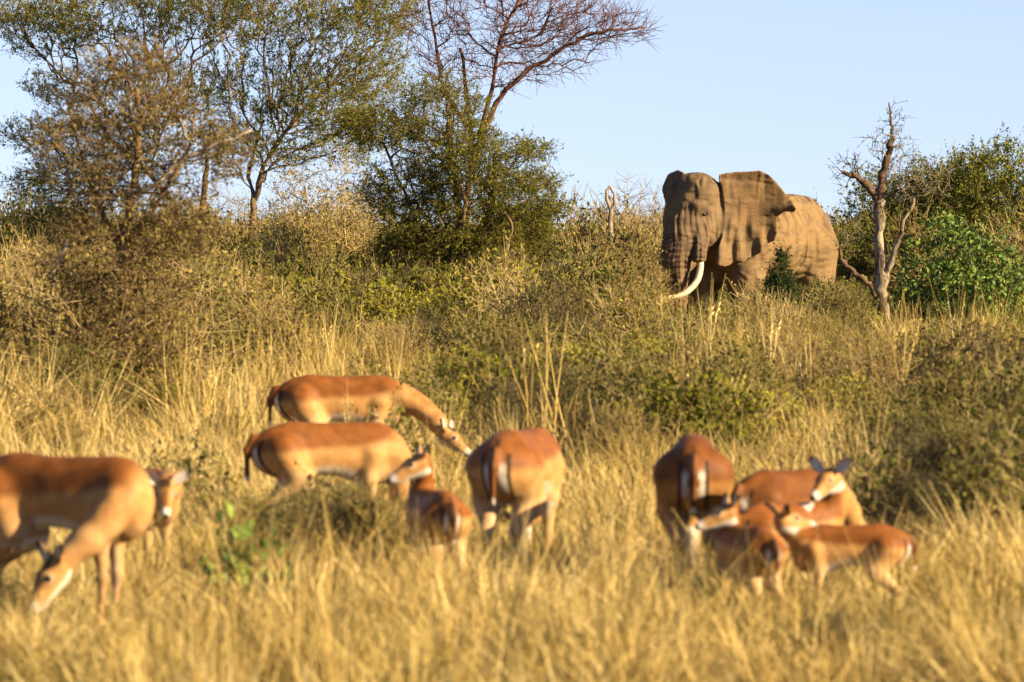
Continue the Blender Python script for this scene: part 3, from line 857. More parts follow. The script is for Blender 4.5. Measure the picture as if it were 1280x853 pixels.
def leaf_mesh(name, *a, **k):
    V, Q, v = leaf_cloud(*a, **k)
    return mesh_np(name, V, Q, attrs={'v': v})

def lumps(spec, base_px, s, gy, depth, seed):
    """targets inside ellipsoids given in photo pixels: (px, py, rx, ry, n)"""
    r = np.random.default_rng(seed); out = []
    for cx, cy, rx, ry, n in spec:
        p = norm(r.normal(size=(n, 3))) * r.uniform(0.15, 1, (n, 1)) ** (1 / 2.2)
        dy = depth * min(1.0, rx / 80.0 + .3)
        off = r.uniform(-.35, .35) * depth
        out.append(np.stack([(cx - base_px + p[:, 0] * rx) / s, p[:, 1] * dy + off, (gy - cy + p[:, 2] * ry) / s], -1))
    return np.concatenate(out)

def pxline(pts, base_px, s, gy):
    return np.array([((x - base_px) / s, dy, (gy - y) / s) for x, y, dy in pts])

def rough_tube(line, r0, r1, n=5, sides=9, seed=0, amp=.12):
    r = np.random.default_rng(seed)
    P = catmull(line, n); k = len(P)
    P[1:-1] += r.normal(0, min(r0, .07) * .24, (k - 2, 3))
    rad = np.linspace(r0, r1, k) * (1 + r.normal(0, amp, k))
    return tube(P, rad, sides), P

def make_tree(name, label, cat, base_px, D, trunks, spec, depth, wood, leaf, seed, leaf_per=3, leaf_spread=.10, leaf_size=.07, leaf_aspect=.35, tip=.005,
              extra_lines=(), extra_mat=None, flat=.3, up_pen=.6, path_w=.12, leaf_r=.012, rmin=.004, group=None, expo=2.05, jit=.03, along=.5, seg=.22, tw=3, twL=.30, tw_up=.25, tw_r=.0045):
    s = F / D; gy = HY + H * s
    root = empty(name, (WX(base_px, D), D, 0))
    ex, stems = [], []
    for i, (pts, r0, r1, *lm) in enumerate(trunks):
        t, P = rough_tube(pxline(pts, base_px, s, gy), r0, r1, seed=seed + i, n=7 if lm else 5, amp=.16 if lm else .12)
        stems.append(P)
        if lm: obj('limb', mesh_np('limb', *t, smooth=True), lm[0], root)
        else: ex.append(t)
    T = lumps(spec, base_px, s, gy, depth, seed)
    g = grow(stems, T, up_pen, path_w, seed=seed, tip=tip, expo=expo, jit=jit, seg=seg)
    P, par, rad, kids, dr, ns = g
    # trunk nodes already carry a tube: no prisms there
    par2 = par.copy(); par2[:ns] = -1
    caps = max(t[2] for t in trunks) * .8
    g2 = (P, par2, np.minimum(rad, caps), kids, dr, ns)
    tm = (np.arange(len(P)) >= ns) & (rad < leaf_r)
    A, B, td = twig_stage(P, dr, tm, tw, twL, tw_up, seed)
    ex.append(seg_prisms(A, B, tw_r, tw_r * .5))
    obj('trunk', wood_mesh(name + '_wood', g2, extra=ex, rmin=rmin), wood, root)
    if leaf is not None:
        V, Q, v = twig_leaves(A, B, td, leaf_per, leaf_size, leaf_aspect, seed, leaf_spread, 0, flat, along)
        obj('crown', mesh_np(name + '_leaves', V, Q, attrs={'v': v}), leaf, root)
    for i, (pts, r0, r1) in enumerate(extra_lines):
        (V, Q, Tt), _ = rough_tube(pxline(pts, base_px, s, gy), r0, r1, sides=7, seed=seed + 40 + i)
        obj('dead_branch', mesh_np('dead_branch', V, Q, Tt, attrs={'v': np.full(len(V), .6)}, smooth=True), extra_mat, root)
    tag(root, label, cat, group)
    return root

# --- trees of the left and middle background
make_tree('acacia_tree', 'tall green acacia at the far left with wide feathery crown', 'tree', 255, 116,
          [([(255, 415, 0), (256, 340, 0), (252, 270, .05), (258, 210, .1), (262, 150, .1)], .14, .022),
           ([(256, 330, .02), (225, 270, .2), (180, 210, .3), (130, 170, .3)], .08, .035)],
          [(60, 40, 80, 36, 190), (150, 20, 120, 45, 330), (250, 10, 110, 60, 320), (85, 240, 75, 48, 330), (40, 170, 40, 22, 60), (200, 110, 90, 45, 230), (130, 180, 90, 45, 190), (20, 10, 60, 30, 120), (200, -40, 150, 30, 120), (90, 110, 60, 25, 90)],
          1.7, M['bark_brown'], M['leaf_acacia'], 11, leaf_per=10, leaf_size=.058, leaf_aspect=.45, leaf_spread=.022, tip=.0048, leaf_r=.014, along=.6, tw=3, twL=.36, path_w=.42)
make_tree('acacia_tree', 'green acacia with dark trunk and branches fanning up to the right', 'tree', 318, 113,
          [([(318, 415, 0), (312, 340, 0), (318, 265, 0), (312, 210, .05), (330, 150, .1)], .13, .022),
           ([(318, 250, .02), (335, 200, -.2), (370, 150, -.3), (410, 110, -.3)], .07, .03)],
          [(330, 10, 110, 60, 330), (430, 50, 85, 60, 330), (400, 130, 70, 45, 260), (480, 15, 50, 40, 150), (330, 110, 85, 55, 270), (465, 105, 50, 38, 130), (380, -40, 150, 30, 120), (300, 180, 45, 30, 70), (430, 180, 60, 30, 100), (350, 190, 50, 30, 70)],
          1.6, M['bark_brown'], M['leaf_acacia'], 23, leaf_per=9, leaf_size=.058, leaf_aspect=.45, leaf_spread=.022, tip=.0048, leaf_r=.014, along=.6, tw=3, twL=.40, tw_up=.4, path_w=.5)
make_tree('bare_thorn_tree', 'leafless reddish thorn tree with fine twigs spreading against the sky', 'tree', 585, 108,
          [([(585, 415, 0), (578, 330, 0), (584, 250, .05), (590, 190, .1), (585, 130, .1), (575, 60, .1)], .10, .03),
           ([(588, 205, .08), (610, 150, 0), (640, 105, -.1), (690, 70, -.2), (735, 45, -.2), (775, 38, -.2), (805, 36, -.2)], .075, .016),
           ([(600, 165, .0), (615, 110, -.1), (625, 50, -.2), (655, -10, -.2)], .05, .025),
           ([(584, 160, .1), (555, 110, .2), (545, 60, .3), (535, -10, .3)], .05, .025)],
          [(540, 40, 45, 60, 90), (600, 20, 60, 60, 170), (670, 25, 60, 45, 190), (730, 30, 50, 35, 150), (780, 35, 35, 25, 70), (640, 80, 60, 35, 90), (560, 100, 40, 30, 50), (650, -40, 110, 30, 120), (690, 75, 60, 22, 50)],
          1.2, M['bark_red'], None, 31, tip=.0055, rmin=.0065, up_pen=.8, jit=.035, path_w=.3, tw=3, twL=.42, tw_r=.006, leaf_r=.02)
make_tree('thorn_tree', 'dense dark green thorn tree in the middle left of the elephant', 'tree', 590, 103,
          [([(600, 425, 0), (592, 360, 0), (578, 300, -.1), (572, 240, -.15), (562, 180, -.1), (560, 130, 0)], .13, .05),
           ([(600, 380, 0), (600, 320, .2), (612, 260, .2), (620, 200, .2)], .08, .04),
           ([(590, 370, 0), (560, 320, -.3), (520, 270, -.4), (480, 180, -.3)], .06, .025)],
          [(555, 140, 60, 45, 240), (480, 160, 60, 25, 190), (600, 205, 80, 42, 330), (510, 235, 70, 35, 250), (640, 255, 55, 35, 230), (560, 280, 90, 42, 360), (630, 310, 65, 38, 280), (520, 320, 70, 38, 240), (590, 350, 90, 32, 240), (668, 228, 30, 10, 60), (676, 285, 24, 12, 60), (445, 150, 28, 12, 60), (664, 188, 28, 9, 40), (690, 260, 22, 8, 26), (560, 200, 80, 40, 160)],
          1.3, M['bark_dark'], M['leaf_dark'], 41, leaf_per=7, leaf_size=.065, leaf_spread=.025, tip=.005, leaf_r=.014, flat=.3, up_pen=.15, along=.6, tw=4, twL=.32, tw_up=.1,
          extra_lines=[([(628, 262, -1.0), (640, 285, -1.1), (634, 310, -1.1), (640, 335, -1.0)], .035, .02), ([(577, 235, -1.1), (582, 255, -1.15), (578, 290, -1.0)], .045, .04)], extra_mat=M['bark_brown'])

# --- nearer, out of focus young tree on the left
make_tree('young_thorn_tree', 'blurred brownish young tree on the left with pale dead branch', 'tree', 158, 50,
          [([(160, 560, 0), (156, 470, 0), (160, 390, 0), (152, 310, .05), (165, 240, 0), (175, 170, 0), (170, 110, 0)], .085, .025),
           ([(158, 330, 0), (125, 260, .1), (100, 190, .1), (85, 130, .1)], .03, .012),
           ([(160, 300, 0), (200, 250, -.1), (235, 190, -.1), (245, 130, -.1)], .03, .012)],
          [(150, 120, 90, 60, 190), (105, 190, 70, 60, 150), (210, 180, 80, 60, 170), (165, 260, 100, 60, 210), (120, 320, 80, 50, 120), (215, 290, 70, 50, 100), (160, 370, 80, 50, 140), (160, 430, 70, 40, 90), (280, 190, 40, 40, 50), (170, 75, 50, 22, 40)],
          .7, M['bark_brown'], M['leaf_brown'], 53, leaf_per=3, leaf_size=.040, leaf_spread=.015, leaf_aspect=.5, tip=.0030, rmin=.0035, leaf_r=.010, seg=.12, jit=.02, tw=4, twL=.24, tw_r=.003,
          extra_lines=[([(155, 242, -.35), (195, 235, -.4), (225, 205, -.4), (262, 186, -.4), (318, 164, -.4)], .032, .012), ([(62, 347, -.3), (78, 328, -.3), (88, 300, -.3)], .022, .015),
                       ([(228, 150, -.4), (236, 172, -.4), (246, 182, -.4)], .02, .012)], extra_mat=M['bark_grey'])

# --- forked pale dead tree right of the elephant
make_tree('dead_forked_tree', 'gnarled pale barked forked dead tree right of the elephant', 'tree', 1103, 90,
          [([(1102, 450, 0), (1103, 400, 0), (1102, 360, 0), (1100, 310, 0), (1098, 265, 0), (1097, 240, 0)], .125, .085),
           ([(1098, 262, 0), (1102, 225, 0), (1110, 195, 0), (1115, 172, 0)], .085, .055, M['bark_dark']),
           ([(1115, 172, 0), (1113, 150, 0), (1111, 128, 0)], .03, .012, M['bark_dark']),
           ([(1097, 248, 0), (1084, 232, -.05), (1068, 222, -.05), (1052, 216, -.05)], .07, .032, M['bark_dark']),
           ([(1106, 350, 0), (1118, 315, -.1), (1128, 285, -.1), (1142, 246, -.1)], .07, .022),
           ([(1098, 372, 0), (1080, 350, -.1), (1055, 330, -.1), (1048, 310, -.1)], .06, .03, M['bark_dark'])],
          [(1060, 212, 20, 22, 22), (1108, 180, 28, 26, 40), (1115, 145, 10, 16, 10), (1150, 235, 40, 25, 60), (1090, 225, 25, 20, 24), (1130, 215, 25, 30, 40), (1165, 220, 30, 14, 24), (1070, 305, 25, 16, 18)],
          .5, M['bark_pale'], M['leaf_olive'], 61, leaf_per=4, leaf_size=.045, leaf_spread=.02, tip=.006, rmin=.006, leaf_r=.014, up_pen=.3, tw=2, twL=.25, tw_r=.005)

# --- grey snag
def snag():
    D = 106; s = F / D; gy = HY + H * s
    root = empty('dead_snag', (WX(763, D), D, 0))
    parts = []
    for i, (pts, r0, r1) in enumerate([([(762, gy + 5, 0), (763, 340, 0), (762, 285, 0), (764, 262, 0)], .065, .05), ([(764, 266, 0), (759, 250, 0), (758, 240, 0), (762, 232, 0)], .04, .02), ([(764, 264, 0), (768, 252, 0), (767, 242, 0), (762, 233, 0)], .038, .022)]):
        (V, Q, T), _ = rough_tube(pxline(pts, 763, s, gy), r0, r1, seed=i + 70)
        parts.append((V, Q, T))
    V, Q, T = join(parts)
    obj('trunk', mesh_np('snag', V, Q, T, smooth=True), M['bark_grey'], root)
    tag(root, 'small grey dead snag with a looped top against the sky', 'tree')
snag()

# ------------------------------------------------------------------ shrubs
def bush_meshes(name, h, w, n, seed, stems=6, leaf_per=4, leaf_size=.05, leaf_spread=.05, leaf_aspect=.45, tip=.004, rmin=.004, dome=.6, low=.15, leaf_r=.011, curl=0., flat=.2, narrow=False, tw=2, twL=.22, tw_up=.3, tw_r=.0042):
    r = np.random.default_rng(seed)
    st = []
    for i in range(stems):
        a = 2 * np.pi * i / stems + r.uniform(-.4, .4); rr = r.uniform(.05, .15) * w; k = r.uniform(.25, .5)
        st.append(np.array([(rr * .3 * math.cos(a), rr * .3 * math.sin(a), -.03), (rr * math.cos(a), rr * math.sin(a), h * k * .5), (rr * 1.8 * math.cos(a), rr * 1.8 * math.sin(a), h * k)]))
    p = norm(r.normal(size=(n, 3))); p[:, 2] = np.abs(p[:, 2]) * (1 - dome * 0) ; q = r.uniform(.1, 1, (n, 1)) ** (1 / 2.5)
    p = p * q
    lump = 1 + .22 * vnoise(norm(p) * 2.0, seed, 2)
    T = p * lump[:, None] * np.array([w / 2, w / 2, h * (1 - low)]) + np.array([0, 0, h * low])
    if narrow: T[:, :2] *= (1.15 - T[:, 2:3] / h)
    g = grow(st, T, .5, .12, seg=max(.1, h * .09), jit=.02 * h, tip=tip, seed=seed)
    P, par, rad, kids, dr, ns = g
    A, B, td = twig_stage(P, dr, rad < leaf_r, tw, twL, tw_up, seed)
    wd = wood_mesh(name + '_stems', g, rmin=rmin, extra=[seg_prisms(A, B, tw_r, tw_r * .5)])
    lf = None
    if leaf_per:
        V, Q, v = twig_leaves(A, B, td, leaf_per, leaf_size, leaf_aspect, seed, leaf_spread, curl, flat)
        lf = mesh_np(name + '_foliage', V, Q, attrs={'v': v})
    return wd, lf

PROTO = {}
def proto(key, wood, leaf, **k):
    wd, lf = bush_meshes(key, **k)
    wd.materials.append(wood)
    if lf: lf.materials.append(leaf)
    PROTO[key] = (wd, lf)
proto('twig_bush', M['twig_dry'], M['leaf_dry'], h=1.5, w=1.8, n=260, seed=101, leaf_per=2, leaf_size=.055, leaf_spread=.02, tip=.004, tw=3, twL=.38, tw_r=.0065, tw_up=.6)
proto('twig_bush_b', M['twig_dry'], M['leaf_dry'], h=1.3, w=1.7, n=240, seed=102, leaf_per=4, leaf_size=.06, leaf_spread=.02, tip=.004, tw=3, twL=.32, tw_r=.006, tw_up=.5)
proto('green_bush', M['twig_dry'], M['leaf_yellowgreen'], h=1.2, w=1.7, n=240, seed=103, leaf_per=5, leaf_size=.065, leaf_aspect=.6, leaf_spread=.025, tw=3, twL=.26, tw_r=.005)
proto('green_bush_b', M['twig_dry'], M['leaf_olive'], h=1.3, w=1.6, n=240, seed=104, leaf_per=5, leaf_size=.06, leaf_aspect=.5, leaf_spread=.025, tw=3, twL=.26, tw_r=.005, tw_up=.4)
proto('grey_bush', M['leaf_grey'], M['leaf_grey'], h=1.1, w=1.3, n=280, seed=105, leaf_per=2, leaf_size=.035, leaf_spread=.015, tip=.0035, rmin=.0035, tw=3, tw_r=.004, twL=.26)
proto('tall_twig_bush', M['twig_dry'], M['leaf_dry'], h=3.2, w=3.2, n=900, seed=106, leaf_per=4, leaf_size=.05, leaf_spread=.03, tip=.005, rmin=.006, stems=8, tw=4, twL=.35)
proto('round_acacia', M['bark_dark'], M['leaf_yellowolive'], h=4.2, w=5.6, n=1600, seed=107, leaf_per=12, leaf_size=.085, leaf_spread=.03, tip=.006, rmin=.006, stems=8, low=.05, tw=4, twL=.5, tw_up=.5)
proto('bright_bush', M['bark_dark'], M['leaf_bright'], h=2.0, w=3.4, n=420, seed=108, leaf_per=7, leaf_size=.085, leaf_spread=.06, leaf_aspect=.7, low=.03, curl=.12, leaf_r=.02, tw=3, twL=.25)
proto('dark_shrub', M['bark_dark'], M['leaf_deep'], h=1.6, w=.95, n=260, seed=109, leaf_per=10, leaf_size=.06, leaf_spread=.02, leaf_aspect=.3, stems=4, low=.1, narrow=True, leaf_r=.02, tw=4, twL=.22, tw_up=.6)
proto('bare_bush', M['bark_grey'], M['leaf_dry'], h=3.2, w=2.6, n=360, seed=110, leaf_per=0, tip=.005, rmin=.006, stems=6, tw=3, twL=.35, tw_r=.006)
proto('weed', M['leaf_yellowgreen'], M['leaf_bright'], h=.5, w=.55, n=40, seed=111, leaf_per=4, leaf_size=.065, leaf_spread=.02, leaf_aspect=.5, stems=5, tip=.003, rmin=.003, leaf_r=.02, curl=.1, tw=2, twL=.08)
proto('leafy_weed', M['twig_dry'], M['leaf_olive'], h=.6, w=.8, n=110, seed=112, leaf_per=4, leaf_size=.04, leaf_spread=.02, leaf_aspect=.55, stems=5, tip=.003, rmin=.003, leaf_r=.02, tw=2, twL=.12)

def shrub(key, name, label, px, D, sx=1.0, sz=1.0, rz=0.0, cat='bush', group=None):
    root = empty(name, (WX(px, D), D, 0), rz)
    wd, lf = PROTO[key]
    for nm, me in (('stems', wd), ('foliage', lf)):
        if me is None: continue
        o = bpy.data.objects.new(nm, me); COL.objects.link(o); o.parent = root; o.scale = (sx, sx, sz)
    tag(root, label, cat, group)
    return root

shrub('round_acacia', 'acacia_bush', 'large round olive acacia bush on the skyline at the right edge', 1232, 130, 1.08, 1.1, .4)
shrub('round_acacia', 'acacia_bush', 'olive acacia bush behind the forked dead tree', 1165, 133, .98, 1.0, 2.1)
shrub('bright_bush', 'broadleaf_bush', 'bright green broadleaf bush at the right edge below the acacia', 1203, 92, .98, 1.06, .3)
shrub('dark_shrub', 'evergreen_shrub', 'small dark green upright shrub in front of the elephant belly', 977, 85, 1.1, 1.08, .5)
shrub('round_acacia', 'thorn_bush', 'dark green thorn bush just behind the elephant rump', 1062, 118, .42, .56, 1.2)
shrub('bare_bush', 'bare_bush', 'leafless grey thorn bush on the skyline left of the elephant', 800, 112, .95, 1.02, .2)
shrub('tall_twig_bush', 'dry_bush', 'tall yellow brown twiggy bush between the acacia and the thorn tree', 400, 108, 1.2, 1.12, .3)
shrub('tall_twig_bush', 'dry_bush', 'yellow brown twiggy bush under the left acacia trunks', 350, 104, .7, .72, 2.2)
shrub('tall_twig_bush', 'dry_bush', 'straw coloured twiggy bush by the elephant trunk', 775, 100, .75, .62, 4.0)
shrub('tall_twig_bush', 'dry_bush', 'yellow brown bush touching the left side of the dark thorn tree', 462, 112, .95, 1.0, 1.4)
shrub('tall_twig_bush', 'dry_bush', 'dry bush seen behind the blurred young tree', 215, 122, 1.0, .98, 5.0)
shrub('tall_twig_bush', 'dry_bush', 'dry bush between the two acacia trunks', 285, 124, .9, .98, 3.3)
shrub('round_acacia', 'thorn_bush', 'dark green thorn bush low under the far left acacia', 75, 124, .6, .66, 3.0)
shrub('green_bush_b', 'thorn_bush', 'grey green bush cut off by the left edge under the acacia', 5, 112, 1.3, 1.9, .8)
shrub('grey_bush', 'grey_shrub', 'dark grey twiggy shrub in the centre below the thorn tree', 690, 66, 1.15, 1.35, .5)
shrub('grey_bush', 'grey_shrub', 'grey twiggy shrub behind the big impala rump', 625, 46, .8, .9, 2.0)
shrub('grey_bush', 'grey_shrub', 'dark twiggy shrub at the right edge above the fawns', 1215, 44, 1.25, 1.05, 3.0)
shrub('green_bush_b', 'olive_shrub', 'olive leafy shrub at the right edge in the mid grass', 1265, 48, .75, .75, 3.6)
shrub('grey_bush', 'grey_shrub', 'dark dead brush in the grass between fawn and green weed', 425, 28.6, .62, .50, 1.0)
shrub('grey_bush', 'grey_shrub', 'dark dry brush at the left edge under the big grazing impala', -6, 24.4, .42, .30, 1.7)
shrub('grey_bush', 'grey_shrub', 'low dark brush in the bottom grass below the fawns', 1045, 23.0, .48, .22, 2.7)
shrub('weed', 'green_weed', 'bright green leafy weed in the foreground grass', 303, 25.2, 1.0, 1.1, .5, 'plant')
shrub('leafy_weed', 'leafy_weed', 'leafy weed in front of the half hidden impala', 385, 30.0, .85, .85, .2, 'plant')
shrub('leafy_weed', 'leafy_weed', 'leafy weed at the belly of the hindmost impala', 470, 37.5, 1.0, 1.15, 1.9, 'plant')
shrub('green_bush', 'green_shrub', 'yellow green bush at the foot of the thorn tree', 470, 98, 1.0, 1.0, .9)
shrub('leafy_weed', 'leafy_weed', 'olive weed beside the highest impala head at right', 1090, 31.5, .9, 1.1, 2.5, 'plant')
shrub('leafy_weed', 'leafy_weed', 'low green weed between the left impalas and the back pair', 228, 34, 1.0, 1.0, 2.5, 'plant')

# ------------------------------------------------------------------ scattered stuff (instanced through geometry nodes)
def scatter(name, label, cat, pts, rots, scl, idx, protos):
    coll = bpy.data.collections.new(name + '_sources')
    for i, parts in enumerate(protos):
        if len(parts) == 1:
            o = bpy.data.objects.new('%s_%02d' % (name, i), parts[0])   # sorted by name
        else:   # join wood and leaves of a bush into one mesh with two materials
            wd, lf = parts
            V = np.zeros((len(wd.vertices) + len(lf.vertices), 3), np.float32)
            a = np.zeros(len(wd.vertices) * 3, np.float32); wd.vertices.foreach_get('co', a)
            b = np.zeros(len(lf.vertices) * 3, np.float32); lf.vertices.foreach_get('co', b)
            V[:len(wd.vertices)] = a.reshape(-1, 3); V[len(wd.vertices):] = b.reshape(-1, 3)
            qa = np.zeros(len(wd.loops), np.int32); wd.loops.foreach_get('vertex_index', qa)
            qb = np.zeros(len(lf.loops), np.int32); lf.loops.foreach_get('vertex_index', qb)
            va = np.zeros(len(wd.vertices), np.float32); wd.attributes['v'].data.foreach_get('value', va)
            vb = np.zeros(len(lf.vertices), np.float32); lf.attributes['v'].data.foreach_get('value', vb)
            me = mesh_np('%s_%02d' % (name, i), V, np.concatenate([qa.reshape(-1, 4), qb.reshape(-1, 4) + len(wd.vertices)]), attrs={'v': np.concatenate([va, vb])})
            me.materials.append(wd.materials[0]); me.materials.append(lf.materials[0])
            mi = np.zeros(len(me.polygons), np.int32); mi[len(qa) // 4:] = 1; me.polygons.foreach_set('material_index', mi)
            o = bpy.data.objects.new('%s_%02d' % (name, i), me)
        coll.objects.link(o)
    me = bpy.data.meshes.new(name)
    me.vertices.add(len(pts)); me.vertices.foreach_set('co', np.asarray(pts, np.float32).ravel())
    a = me.attributes.new('rot', 'FLOAT_VECTOR', 'POINT'); a.data.foreach_set('vector', np.asarray(rots, np.float32).ravel())
    a = me.attributes.new('scl', 'FLOAT_VECTOR', 'POINT'); a.data.foreach_set('vector', np.asarray(scl, np.float32).ravel())
    a = me.attributes.new('idx', 'INT', 'POINT'); a.data.foreach_set('value', np.asarray(idx, np.int32))
    o = bpy.data.objects.new(name, me); COL.objects.link(o)
    ng = bpy.data.node_groups.new(name, 'GeometryNodeTree')
    ng.interface.new_socket('Geometry', in_out='INPUT', socket_type='NodeSocketGeometry')
    ng.interface.new_socket('Geometry', in_out='OUTPUT', socket_type='NodeSocketGeometry')
    gi = ng.nodes.new('NodeGroupInput'); go = ng.nodes.new('NodeGroupOutput')
    ci = ng.nodes.new('GeometryNodeCollectionInfo'); ci.inputs['Collection'].default_value = coll
    ci.inputs['Separate Children'].default_value = True; ci.inputs['Reset Children'].default_value = True
    ip = ng.nodes.new('GeometryNodeInstanceOnPoints'); ip.inputs['Pick Instance'].default_value = True
    def attr(nm, ty):
        n = ng.nodes.new('GeometryNodeInputNamedAttribute'); n.data_type = ty; n.inputs['Name'].default_value = nm
        return [x for x in n.outputs if x.enabled and x.name == 'Attribute'][0]
    er = ng.nodes.new('FunctionNodeEulerToRotation')
    ng.links.new(attr('rot', 'FLOAT_VECTOR'), er.inputs[0])
    ng.links.new(er.outputs[0], ip.inputs['Rotation'])
    ng.links.new(attr('scl', 'FLOAT_VECTOR'), ip.inputs['Scale'])
    ng.links.new(attr('idx', 'INT'), ip.inputs['Instance Index'])
    ng.links.new(gi.outputs[0], ip.inputs['Points']); ng.links.new(ci.outputs[0], ip.inputs['Instance'])
    ng.links.new(ip.outputs[0], go.inputs[0])
    md = o.modifiers.new('scatter', 'NODES'); md.node_group = ng
    tag(o, label, cat, kind='stuff')
    return o

def tuft(nb, hmin, hmax, rad, lean, width, seed, seeds=0.0, droop=.25):
    r = np.random.default_rng(seed)
    V, Q, vv = [], [], []; o = 0
    K = 3
    for b in range(nb):
        a = r.uniform(0, 2 * np.pi); rr = rad * math.sqrt(r.uniform())
        base = np.array([rr * math.cos(a), rr * math.sin(a), -.02])
        a2 = a + r.normal(0, .9); out = np.array([math.cos(a2), math.sin(a2), 0])
        h = r.uniform(hmin, hmax); ln = abs(r.normal(0, lean)) + .05
        side = np.array([-out[1], out[0], 0]); tw = r.uniform(0, np.pi); side = side * math.cos(tw) + out * math.sin(tw)
        w = width * r.uniform(.6, 1.3)
        v = np.clip(r.normal(.5, .22), 0, 1)
        has_seed = r.uniform() < seeds
        for k in range(K):
            t = k / (K - 1)
            p = base + out * h * ln * (t ** 1.7) + np.array([0, 0, h * (t - droop * ln * t ** 3)])
            ww = w * (1 - .85 * t)
            V += [p - side * ww / 2, p + side * ww / 2]; vv += [v, v]
            if k: Q.append([o + 2 * k - 2, o + 2 * k - 1, o + 2 * k + 1, o + 2 * k])
        tipp = p.copy(); o += 2 * K
        if has_seed:
            dirp = norm(np.array([out[0] * ln, out[1] * ln, 1 - droop]))
            for m in range(5):
                c = tipp - dirp * m * .028; d2 = norm(dirp + r.normal(0, .5, 3)); sd2 = norm(np.cross(d2, r.normal(0, 1, 3)))
                V += [c, c + d2 * .03 + sd2 * .006, c + d2 * .055, c + d2 * .03 - sd2 * .006]; vv += [min(1, v + .2)] * 4
                Q.append([o, o + 1, o + 2, o + 3]); o += 4
    return np.array(V), np.array(Q), np.array(vv)

def pnoise(x, y, f, seed): return mnoise.noise(Vector((x * f + seed * 17.3, y * f - seed * 5.1, seed)))

def patch(name, tufts, n, half, mat, seed, zr=(.65, 1.2)):
    """one square of sward: n tufts of the given kinds, joined"""
    r = np.random.default_rng(seed); Vs, Qs, vs, o = [], [], [], 0
    nc = max(1, n // 5); cc = r.uniform(-half, half, (nc, 2)); cl = r.normal(0, .28, (nc, 2)); ch = r.uniform(.55, 1.35, nc); cv = r.normal(0, .16, nc)
    for i in range(n):
        V, Q, v = tufts[r.integers(len(tufts))]; ci = r.integers(nc)
        a = r.uniform(0, 6.28); c, sn = math.cos(a), math.sin(a); sx = r.uniform(.75, 1.2); sz = r.uniform(*zr) * ch[ci]
        tx, ty = cl[ci] + r.normal(0, .10, 2)
        W = np.stack([V[:, 0] * c - V[:, 1] * sn, V[:, 0] * sn + V[:, 1] * c], -1) * sx + V[:, 2:3] * np.array([[tx, ty]]) + (cc[ci] + r.normal(0, .16 * half, 2) if r.uniform() < .8 else r.uniform(-half, half, 2))
        Vs.append(np.column_stack([W, V[:, 2] * sz])); Qs.append(Q + o); vs.append(np.clip(v + cv[ci] + r.normal(0, .18), 0, 1)); o += len(V)
    me = mesh_np(name, np.concatenate(Vs), np.concatenate(Qs), attrs={'v': np.concatenate(vs)})
    me.materials.append(mat)
    return (me,)

